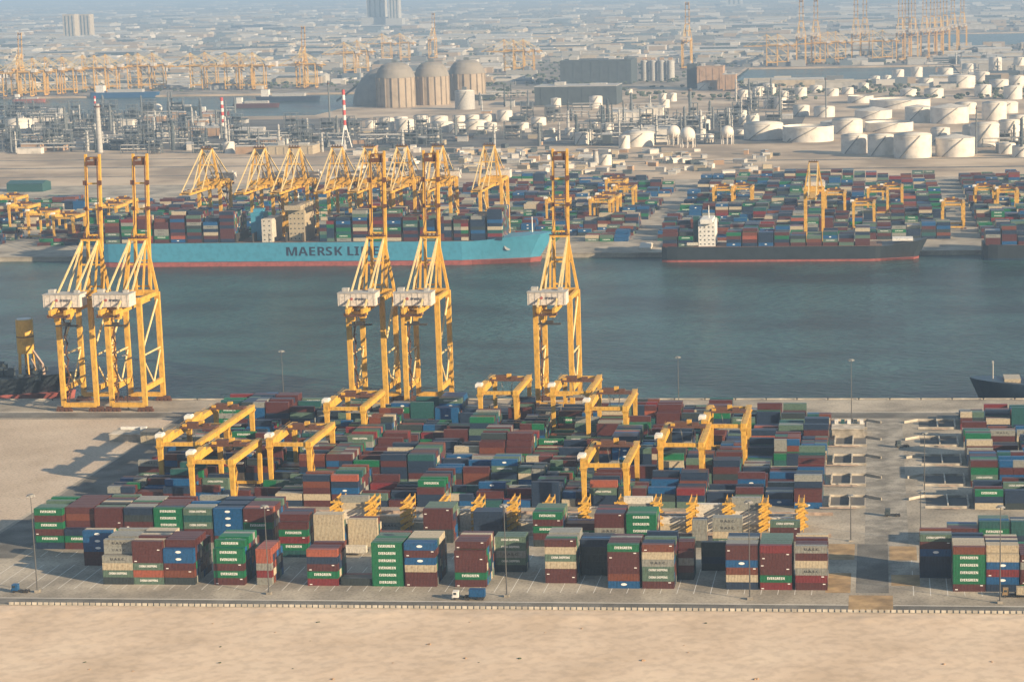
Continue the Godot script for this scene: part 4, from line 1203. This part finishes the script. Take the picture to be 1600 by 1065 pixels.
	# spheres
	for a in [[1053, 226, 21, 195], [1075, 230, 24, 198], [1110, 222, 12, 208], [1137, 225, 20, 196], [1096, 217, 9, 207], [246, 178, 15, 162]]:
		var g := gp(a[0], a[1])
		var k := px_size(g)
		var r: float = a[2] * k * 0.5
		var h := height_at(a[0], a[3], g.z) - r
		h = maxf(h, r * 1.1)
		var t := thing("sphere_tank", "pale spherical gas tank on legs beside the refinery towers" if a[0] > 500 else "white spherical tank on the harbour bank", "tank", g, "spherical gas tanks")
		part("ball", MB.new().ball(Vector3(0, h, 0), r, 14, 24).mesh(), M.tank, t)
		for i in 8:
			var an := TAU * i / 8.0
			part("leg", MB.new().tube(Vector3(cos(an) * r * 0.94, -0.3, sin(an) * r * 0.94), Vector3(cos(an) * r * 0.94, h, sin(an) * r * 0.94), 0.6, 0.6, 6).mesh(), M.tank, t)
		part("stair", MB.new().beam(Vector3(r + 2, 0, 0), Vector3(r * 0.6, h + r, 0), 1.0, 0.6).mesh(), M.plant_steel, t)
	# dark warehouse, silos, brick plant
	building_box("dark slab-sided warehouse behind the tank farm", 878, 985, 132, 94, 120.0, M.slate, M.slate, 8)
	building_box("long low dark shed in front of the slab-sided warehouse", 838, 962, 164, 134, 90.0, M.slate, M.lightgrey, 6)
	building_box("tan brick plant block beside the silos", 1090, 1130, 140, 104, 60.0, M.brick, M.brick, 4)
	building_box("dark annex of the tan brick plant", 1074, 1090, 138, 100, 50.0, M.slate, M.slate, 2)
	building_box("small brown block behind the tan brick plant", 1130, 1150, 142, 116, 40.0, M.brick, M.lightgrey, 2)
	building_box("long white windowless shed below the dark warehouse", 952, 1006, 190, 175, 50.0, M.tank, M.tank_roof, 5)
	building_box("short white shed beside the long white shed", 1007, 1036, 187, 168, 50.0, M.tank, M.tank_roof, 3)
	building_box("cream warehouse at the refinery edge", 415, 487, 241, 228, 40.0, M.paint_C, M.roof_C, 6)
	building_box("teal and brown shed behind the refinery", 292, 345, 213, 199, 60.0, M.brick, M.lightgrey, 4)
	for i in 4:
		var g := gp(1008.0 + i * 13.5, 126.0)
		var r := 6.2 * px_size(g)
		var h := height_at(1008.0 + i * 13.5, 95.0, g.z)
		var t := thing("silo", "pale grey cylindrical silo, %s of four beside the dark warehouse" % ORD[i], "silo", g, "grey silos")
		part("shell", MB.new().lathe(Vector3.ZERO, [Vector2(r, 0), Vector2(r, h), Vector2(r * 0.2, h + 4)], 24).mesh(), M.lightgrey, t)
		part("head_house", MB.new().box(Vector3(0, h + 5, 0), Vector3(r, 5, r)).mesh(), M.brick, t)
	# chimneys
	for a in [[156, 238, 162, 3.2, 0, "grey concrete chimney rising from the refinery"], [349, 216, 152, 2.2, 1, "red and white striped chimney above the refinery"], [540, 230, 140, 2.0, 1, "red and white flare stack on a lattice base near the domed tanks"], [516, 205, 126, 1.2, 0, "thin grey flare mast beside the striped flare stack"], [150, 196, 150, 1.6, 1, "slim red and white mast behind the grey chimney"], [1219, 190, 130, 1.6, 0, "dark process column before the tank farm"], [1079, 186, 138, 2.6, 0, "dark process column beside the tan brick plant"], [1291, 183, 120, 1.0, 0, "thin mast among the tanks"], [1526, 240, 165, 0.9, 0, "lamp mast before the tank farm"], [931, 255, 234, 3.0, 0, "short pale stack on the sandy ground"]]:
		var g := gp(a[0], a[1])
		var h := height_at(a[0], a[2], g.z)
		var t := thing("chimney", a[5], "chimney", g)
		if a[4] == 1:
			for k in 8:
				part("band", MB.new().tube(Vector3(0, h * (0.3 + 0.0875 * k), 0), Vector3(0, h * (0.3 + 0.0875 * (k + 1)), 0), a[3] * 1.2, a[3] * 1.1, 10).mesh(), M.red if k % 2 else M.white, t)
			for i in 3:
				var an := TAU * i / 3.0
				part("lattice_leg", MB.new().tube(Vector3(cos(an) * 9, -0.3, sin(an) * 9), Vector3(0, h * 0.45, 0), 1.0, 0.8, 6).mesh(), M.white, t)
		else:
			part("shaft", MB.new().tube(Vector3(0, -0.3, 0), Vector3(0, h, 0), a[3] * 1.3, a[3], 12).mesh(), M.lightgrey if a[3] > 2.9 else M.plant_steel, t)
			part("collar", MB.new().tube(Vector3(0, h * 0.93, 0), Vector3(0, h * 0.96, 0), a[3] * 1.5, a[3] * 1.5, 12).mesh(), M.rustdark, t)
	refinery()

func building_box(label: String, x0: float, x1: float, base: float, top: float, deep: float, wall: Material, roof: Material, ribs: int) -> void:
	var a := gp(x0, base)
	var b := gp(x1, base)
	var z := (a.z + b.z) / 2
	var h := height_at((x0 + x1) / 2, top, z - deep * 0.3)
	var t := thing("industrial_building", label, "building", Vector3((a.x + b.x) / 2, 0, z - deep / 2))
	var w := b.x - a.x
	part("wall", MB.new().span(Vector3(-w / 2, -0.3, -deep / 2), Vector3(w / 2, h, deep / 2)).mesh(), wall, t)
	part("roof", MB.new().box(Vector3(0, h + 0.6, 0), Vector3(w + 1, 1.2, deep + 1)).mesh(), roof, t)
	for k in ribs:
		part("wall_rib", MB.new().box(Vector3(-w / 2 + (k + 0.5) * w / ribs, h * 0.48, deep / 2 + 0.3), Vector3(1.4, h * 0.96, 0.6)).mesh(), wall, t)
	part("rooftop_unit", MB.new().box(Vector3(w * rng.randf_range(-0.35, -0.2), h + 4, 0), Vector3(w * 0.12, 6, deep * 0.3)).box(Vector3(w * 0.25, h + 2.5, 0), Vector3(w * 0.2, 3, deep * 0.2)).mesh(), M.lightgrey, t)

func refinery() -> void:
	for z in [[-2400.0, -880.0, -2990.0, -3640.0], [-870.0, -420.0, -2960.0, -3280.0], [-430.0, -120.0, -2960.0, -3560.0]]:
		structure("plant_ground", sheet(z[0], z[1], z[2], z[3], -0.2).mesh(), M.plant_ground)
	var racks := [[0, 385, 176, 240, 230], [385, 600, 205, 240, 50], [600, 860, 208, 236, 22], [860, 1160, 172, 228, 100], [1440, 1600, 90, 130, 24], [1150, 1240, 140, 196, 24], [745, 830, 150, 190, 14], [1560, 1600, 215, 245, 10]]
	for z in racks:
		for i in z[4]:
			var px := rng.randf_range(z[0], z[1])
			var py := rng.randf_range(z[2], z[3])
			var g := gp(px, py)
			var k := rng.randi() % 5
			if k == 0 or k == 3:
				var h := rng.randf_range(12, 42)
				var r := rng.randf_range(1.2, 2.8)
				var t := thing("process_column", "slender grey steel column with ring platforms in the refinery", "column", g, "refinery columns")
				part("shell", MB.new().lathe(Vector3.ZERO, [Vector2(r, -0.3), Vector2(r, h * 0.6), Vector2(r * 0.75, h * 0.64), Vector2(r * 0.75, h), Vector2(0.01, h + r)], 12).mesh(), [M.plant_steel, M.plant_steel, M.lightgrey, M.slate][rng.randi() % 4], t)
				for q in 3: part("platform", MB.new().tube(Vector3(0, h * (0.35 + q * 0.24), 0), Vector3(0, h * (0.35 + q * 0.24) + 0.6, 0), r + 1.3, r + 1.3, 10).mesh(), M.plant_steel, t)
			elif k == 1:
				var w := rng.randf_range(20, 70)
				var t := thing("pipe_rack", "low grey pipe rack of frames and horizontal pipes in the refinery", "pipe rack", g, "refinery pipe racks")
				for q in 4: part("frame", MB.new().box(Vector3(-w / 2 + q * w / 3, 6, -4), Vector3(0.8, 12, 0.8)).box(Vector3(-w / 2 + q * w / 3, 6, 4), Vector3(0.8, 12, 0.8)).box(Vector3(-w / 2 + q * w / 3, 11.5, 0), Vector3(0.8, 0.8, 8)).mesh(), M.plant_steel, t)
				for q in 5: part("pipe", MB.new().tube(Vector3(-w / 2, 7.0 + (q % 2) * 5.2, -3.0 + q * 1.5), Vector3(w / 2, 7.0 + (q % 2) * 5.2, -3.0 + q * 1.5), 0.7, 0.7, 8).mesh(), [M.lightgrey, M.tank, M.plant_steel][q % 3], t)
			elif k == 2:
				var w := rng.randf_range(12, 26)
				var h := rng.randf_range(14, 34)
				var t := thing("process_unit", "open steel process structure with vessels in the refinery", "process unit", g, "refinery process units")
				for sx in [-1, 0, 1]:
					for sz in [-1, 1]: part("post", MB.new().box(Vector3(sx * w / 2, h / 2, sz * 5), Vector3(0.9, h, 0.9)).mesh(), M.plant_steel, t)
				for q in 4: part("floor_deck", MB.new().box(Vector3(0, h * (q + 1) / 4.0, 0), Vector3(w + 1, 0.6, 11)).mesh(), M.plant_steel, t)
				for q in 3: part("vessel", MB.new().tube(Vector3(-w / 2 + 2, h * (q + 0.6) / 4.0, 0), Vector3(w / 2 - 2, h * (q + 0.6) / 4.0, 0), 2.0, 2.0, 10).mesh(), [M.lightgrey, M.tank, M.slate][q % 3], t)
			else:
				shed("plant_shed", "small flat grey plant building in the refinery", g, Vector3(rng.randf_range(14, 40), rng.randf_range(5, 12), rng.randf_range(10, 22)), [M.lightgrey, M.tank, M.slate, M.brick][rng.randi() % 4], [M.tank_roof, M.lightgrey, M.slate][rng.randi() % 3], "refinery sheds")

# ---------------------------------------------------------------- industrial district and scattered yards
func build_city() -> void:
	# roads across the sand behind the far terminal
	for a in [[-3000.0, 2500.0, -2560.0, 8.0, 0.0], [-3000.0, 2500.0, -2690.0, 14.0, 0.0], [-3000.0, -300.0, -2820.0, 10.0, 0.0], [-150.0, 2500.0, -2600.0, 9.0, 0.03]]:
		var m := MB.new().beam(Vector3(a[0], -0.27, a[2] + (a[1] - a[0]) * a[4] * 0.5), Vector3(a[1], -0.27, a[2] - (a[1] - a[0]) * a[4] * 0.5), a[3], 0.05)
		structure("desert_road", m.mesh(), M.asphalt)
	for a in [[-4200.0, -5700.0, 2200.0, -5560.0], [-5200.0, -6600.0, 200.0, -6480.0], [-6500.0, -7900.0, 100.0, -7600.0], [-7500.0, -9400.0, 2500.0, -8900.0], [-9000.0, -11800.0, 3000.0, -11200.0], [-1500.0, -5600.0, -2600.0, -13000.0], [-900.0, -5600.0, -700.0, -6800.0], [-3000.0, -5700.0, -5600.0, -14000.0], [200.0, -8500.0, 350.0, -14000.0]]:
		structure("district_road", MB.new().beam(Vector3(a[0], -0.16, a[1]), Vector3(a[2], -0.16, a[3]), 22.0, 0.05).mesh(), M.asphalt)
	# yard clutter between far terminal and tanks
	for i in 260:
		var g := gp(rng.randf_range(560, 1215), rng.randf_range(236, 272))
		if i % 4 == 0: g = gp(rng.randf_range(560, 860), rng.randf_range(205, 262))
		var q := rng.randi() % 5
		shed("yard_shed", "small %s shed among the cluttered yards behind the far terminal" % ["off-white", "grey", "cream", "dark", "brown"][q], g, Vector3(rng.randf_range(4, 17), rng.randf_range(2.5, 6), rng.randf_range(4, 11)), [M.tank, M.lightgrey, M.paint_C, M.slate, M.brick][q], [M.tank_roof, M.lightgrey, M.roof_C, M.slate, M.lightgrey][q], "yard sheds", rng.randf_range(-0.6, 0.6))
	var wet := func(p: Vector3) -> bool:
		for b in BASINS:
			if p.x > b[0] - 70 and p.x < b[1] + 70 and p.z > b[2] - 40 and p.z < b[3] + 40: return true
		return false
	# distant warehouses: the larger ones singly, the rest as a mass
	var made := 0
	var walls := [M.city_pale, M.lightgrey, M.city_cream, M.city_pale, M.slate, M.city_cream]
	var roofs := [M.city_pale, M.lightgrey, M.city_cream, M.tank_roof, M.city_pale, M.slate]
	while made < 290:
		var dx := rng.randf_range(-10, 1610)
		var dy := 18.0 + 122.0 * pow(rng.randf(), 0.9)
		var g := gp(dx, dy)
		if wet.call(g) or (dx > 830 and dx < 1155 and dy > 92) or (dx > 520 and dx < 770 and dy > 88): continue
		var far := absf(g.z) / 6000.0
		var q := rng.randi() % 6
		shed("district_warehouse", "low %s warehouse in the hazy industrial district" % ["pale", "light grey", "cream", "white-roofed", "dark", "off-white"][q], g, Vector3(rng.randf_range(40, 170) * far, rng.randf_range(7, 16), rng.randf_range(30, 90) * far), walls[q], roofs[(q + rng.randi() % 3) % 6], "warehouses of the industrial district")
		made += 1
	var batch: Array = []
	while batch.size() < 2600:
		var dx := rng.randf_range(-60, 1660)
		var dy := 3.0 + 130.0 * pow(rng.randf(), 1.1)
		var g := gp(dx, dy)
		if wet.call(g) or (dx > 830 and dx < 1155 and dy > 98): continue
		var far := absf(g.z) / 7000.0
		batch.append([Transform3D(Basis.from_scale(Vector3(rng.randf_range(12, 75) * far, rng.randf_range(5, 17), rng.randf_range(12, 55) * far)), g), [Color(0.42, 0.39, 0.34), Color(0.30, 0.29, 0.27), Color(0.52, 0.49, 0.45), Color(0.14, 0.15, 0.16), Color(0.32, 0.25, 0.18), Color(0.11, 0.14, 0.17)][rng.randi() % 6]])
	mass("district_buildings", "mass of tiny hazy buildings filling the far industrial plain", batch, MB.new().span(Vector3(-0.5, -0.05, -0.5), Vector3(0.5, 1, 0.5)).mesh(), "buildings")
	var trees: Array = []
	while trees.size() < 5000:
		var c := gp(rng.randf_range(-40, 1640), 8.0 + 150.0 * rng.randf())
		if wet.call(c): continue
		for k in 6:
			var far := absf(c.z) / 6000.0
			trees.append([Transform3D(Basis(Vector3.UP, rng.randf() * TAU).scaled(Vector3(rng.randf_range(5, 11), rng.randf_range(4, 8), rng.randf_range(5, 11))), c + Vector3(rng.randf_range(-90, 90) * far, 0, rng.randf_range(-14, 14) * far)), Color(0.045, 0.06, 0.035) * rng.randf_range(0.8, 1.5)])
	var crown := MB.new()
	for k in 7: crown.ball(Vector3(rng.randf_range(-0.35, 0.35), rng.randf_range(0.4, 0.85), rng.randf_range(-0.35, 0.35)), rng.randf_range(0.25, 0.42), 3, 6)
	mass("distant_trees", "dark scrub and tree clumps scattered over the hazy plain", trees, crown.mesh(), "trees")
	# towers
	for a in [[112, 62, 18, 22, "cream slab tower with a recess, beside its twin, rising from the district"], [136, 60, 17, 22, "cream slab tower joined to its twin in the district"], [590, 42, 26, -60, "pale blue high-rise tower fading into haze"], [618, 42, 16, -50, "slim pale high-rise tower fading into haze"], [1148, 8, 24, -3, "low white block far out in the haze"]]:
		var g := gp(a[0], a[1])
		var w: float = a[2] * px_size(g)
		var h := height_at(a[0], a[3], g.z)
		var t := thing("tower_block", a[4], "tower", g, "")
		part("wall", MB.new().span(Vector3(-w / 2, 0, -w / 2), Vector3(w / 2, h, w / 2)).mesh(), M.city_cream if a[0] < 200 else M.city_pale, t)
		part("plinth", MB.new().span(Vector3(-w * 0.8, 0, -w * 0.7), Vector3(w * 0.8, h * 0.15, w * 0.7)).mesh(), M.lightgrey, t)
		for k in 3:
			part("window_strip", MB.new().box(Vector3(-w * 0.3 + k * w * 0.3, h * 0.55, w / 2 + 0.3), Vector3(w * 0.1, h * 0.8, 0.8)).mesh(), M.glass, t)
	# ships in the far basins
	for a in [[195, 152, 150.0, "B", "distant light blue ship moored under the hazy cranes"], [45, 160, 70.0, "O", "distant orange barge moored under the hazy cranes"], [285, 172, 60.0, "K", "small dark workboat in the far basin"], [400, 168, 90.0, "M", "dark red coaster in the far basin"], [450, 158, 130.0, "N", "navy coaster in the far basin before the grey dome"], [240, 184, 40.0, "M", "small red workboat by the bank of the far basin"], [335, 180, 55.0, "R", "red supply boat in the far basin"]]:
		var g := gp(a[0], a[1], -4.0)
		var t := thing("distant_ship", a[4], "ship", Vector3(g.x - a[2] / 2.0, -4, g.z), "ships in the far basin")
		var top: float = 4.0 + a[2] * 0.05
		part("hull", hull_mesh(a[2], a[2] * 0.16, -1.0, func(_u: float) -> float: return top, 0.82, a[2] * 0.03).mesh(), M["paint_" + a[3]], t)
		part("bridge_tower", MB.new().span(Vector3(a[2] * 0.08, top, -a[2] * 0.05), Vector3(a[2] * 0.2, top + 6.0 + a[2] * 0.06, a[2] * 0.05)).mesh(), M.white, t)
		part("deck_load", MB.new().span(Vector3(a[2] * 0.26, top, -a[2] * 0.06), Vector3(a[2] * 0.78, top + 2.0 + a[2] * 0.03, a[2] * 0.06)).mesh(), M.lightgrey, t)

func mass(called: String, label: String, batch: Array, m: Mesh, category: String) -> void:
	var mm := MultiMesh.new()
	mm.transform_format = MultiMesh.TRANSFORM_3D
	mm.use_colors = true
	mm.mesh = m
	mm.instance_count = batch.size()
	for i in batch.size():
		mm.set_instance_transform(i, batch[i][0])
		mm.set_instance_color(i, batch[i][1])
	var mi := MultiMeshInstance3D.new()
	mi.name = called
	mi.multimesh = mm
	var vc := flat(Color.WHITE, 0.9)
	vc.vertex_color_use_as_albedo = true
	mi.material_override = vc
	add_child(mi)
	tag(mi, label, category, "", "stuff")

# ---------------------------------------------------------------- poles, vehicles, oddments
func truck(label: String, at: Vector3, cab: Material, load_: String, turn := 0.0) -> void:
	var t := thing("yard_truck", label, "truck", at, "", turn)
	part("cab", MB.new().span(Vector3(-3.4, 0.9, -1.15), Vector3(-1.2, 3.3, 1.15)).span(Vector3(-3.7, 0.7, -1.1), Vector3(-3.4, 1.7, 1.1)).mesh(), cab, t)
	part("windscreen", MB.new().box(Vector3(-3.42, 2.5, 0), Vector3(0.06, 1.0, 1.9)).mesh(), M.glass, t)
	part("side_window", MB.new().box(Vector3(-2.5, 2.5, 1.17), Vector3(1.1, 0.8, 0.06)).mesh(), M.glass, t)
	part("chassis", MB.new().span(Vector3(-3.4, 0.6, -0.6), Vector3(3.0, 1.0, 0.6)).mesh(), M.dark, t)
	var wheels := [-2.6, 1.4, 2.6]
	if load_ != "":
		part("trailer", MB.new().span(Vector3(1.0, 1.15, -1.2), Vector3(14.5 if load_ != "short" else 9.0, 1.5, 1.2)).mesh(), M.dark, t)
		wheels.append_array([11.5, 12.8] if load_ != "short" else [6.8, 8.0])
	for x in wheels:
		for s in [-1, 1]:
			part("wheel", MB.new().tube(Vector3(x, 0.52, s * 0.8), Vector3(x, 0.52, s * 1.15), 0.52, 0.52, 12).mesh(), M.dark, t)

func build_small_things() -> void:
	var first: Node3D
	for a in [[58, 925, 40.0], [420, 928, 36.0], [792, 932, 37.0], [1172, 936, 39.0], [1563, 942, 38.0], [1061, 640, 30.0], [1331, 662, 35.0], [444, 640, 34.0], [1445, 775, 30.0], [1330, 845, 20.0], [640, 640, 32.0], [200, 640, 32.0], [1439, 845, 22.0]]:
		var g := gp(a[0], a[1])
		var lab: String = "tall thin lamp mast beside the kerb road" if g.z > -790.0 else "tall thin lamp mast in the yard or on the quay apron"
		if first == null:
			first = thing("lamp_mast", lab, "lamp", g, "lamp masts")
			part("footing", MB.new().box(Vector3(0, 0.5, 0), Vector3(1.8, 1.0, 1.8)).mesh(), M.concrete, first)
			part("pole", MB.new().tube(Vector3(0, 0.9, 0), Vector3(0, 39, 0), 0.27, 0.13, 8).mesh(), M.mast, first)
			part("lamp_ring", MB.new().tube(Vector3(0, 38.6, 0), Vector3(0, 39.1, 0), 1.2, 1.2, 10).mesh(), M.grey, first)
			for i in 6:
				var an := TAU * i / 6.0
				part("floodlight", MB.new().box(Vector3(cos(an) * 1.4, 38.4, sin(an) * 1.4), Vector3(0.6, 0.5, 0.6)).mesh(), M.lightgrey, first)
		else:
			copy(first, g, lab).scale = Vector3(1, a[2] / 40.0, 1)
	truck("yard tractor with a short trailer and blue box on the kerb road", gp(722, 936), M.white, "short")
	one_container(gp(746, 937) + Vector3(0.0, 1.5, 0), "B", 6.06, "short bright blue container riding on a yard truck trailer", "")
	truck("blue yard tractor parked alone on the kerb road", gp(33, 925), M.paint_B, "")
	truck("white truck with a long trailer between the cream stacks", gp(576, 862), M.white, "long", PI)
	one_container(gp(543, 868) + Vector3(2.0, 1.5, 0.0), "W", 12.19, "white container riding on a long trailer between the stacks", "")
	truck("tan loaded truck at the kerb past the truck lane", gp(1582, 932), M.tan, "long")
	one_container(gp(1606, 934) + Vector3(2.0, 1.5, 0.0), "C", 12.19, "cream container on a truck at the kerb past the truck lane", "")
	truck("dark yard tractor standing in the truck lane near the racks", gp(1396, 806), M.slate, "")
	truck("dark yard tractor farther down the truck lane", gp(1411, 698), M.slate, "", 0.4)
	# flat-topped white service building behind the sandy lot cranes
	var g := gp(206, 690)
	var t := thing("service_building", "low pale concrete service building beside the sandy lot", "building", g, "")
	part("wall", MB.new().span(Vector3(-12, 0, -16), Vector3(10, 3.6, 0)).mesh(), M.concrete, t)
	part("parapet", MB.new().span(Vector3(-12.3, 3.6, -16.3), Vector3(10.3, 4.1, 0.3)).mesh(), M.pale_concrete, t)
	part("annex", MB.new().span(Vector3(6, 0, -8), Vector3(14, 6.0, 4)).mesh(), M.paint_C, t)
	part("roof_unit", MB.new().box(Vector3(-4, 4.7, -12), Vector3(12, 1.4, 1.0)).box(Vector3(3, 4.9, -10), Vector3(3, 1.8, 2.2)).mesh(), M.white, t)
	var g2 := gp(1327, 684)
	var t2 := thing("service_building", "low pale concrete service building with rooftop tanks by the truck lane", "building", g2, "")
	part("wall", MB.new().span(Vector3(-8.5, 0, -16), Vector3(7.5, 4.2, 0)).mesh(), M.concrete, t2)
	part("parapet", MB.new().span(Vector3(-8.8, 4.2, -16.3), Vector3(7.8, 4.7, 0.3)).mesh(), M.pale_concrete, t2)
	for i in 5: part("roof_unit", MB.new().box(Vector3(-6.5 + i * 3.2, 5.7, -13), Vector3(1.8, 2.0, 2.2)).mesh(), [M.white, M.paint_T, M.white, M.slate, M.white][i], t2)
	# stones and dry scrub lying on the sand
	for i in 26:
		var gs := gp(rng.randf_range(20, 1580), rng.randf_range(968, 1062))
		var rk := MB.new()
		var big := rng.randf_range(0.25, 0.8)
		for k in 3: rk.ball(Vector3(rng.randf_range(-0.7, 0.7) * big, 0.1, rng.randf_range(-0.4, 0.4) * big), big * rng.randf_range(0.5, 0.9), 3, 6, -PI / 2, 0.55)
		tag(part("sand_stone", rk.mesh(), M.brick if i % 3 else M.foliage, self, gs), "small %s lying on the open sand strip" % ("brown stone" if i % 3 else "dry scrub tuft"), "stone" if i % 3 else "scrub", "stones and scrub on the sand", "thing")
	# bollards along the quay edge
	var bol := MB.new().tube(Vector3(0, 0, 0), Vector3(0, 0.7, 0), 0.35, 0.3, 8).tube(Vector3(0, 0.7, 0), Vector3(0, 1.0, 0), 0.55, 0.5, 8).mesh()
	for i in 34:
		tag(part("quay_bollard", bol, M.dark, self, Vector3(-470.0 + i * 17.0, 0.004, QUAY + 2.2)), "small black mooring bollard on the near quay edge", "bollard", "quay bollards")
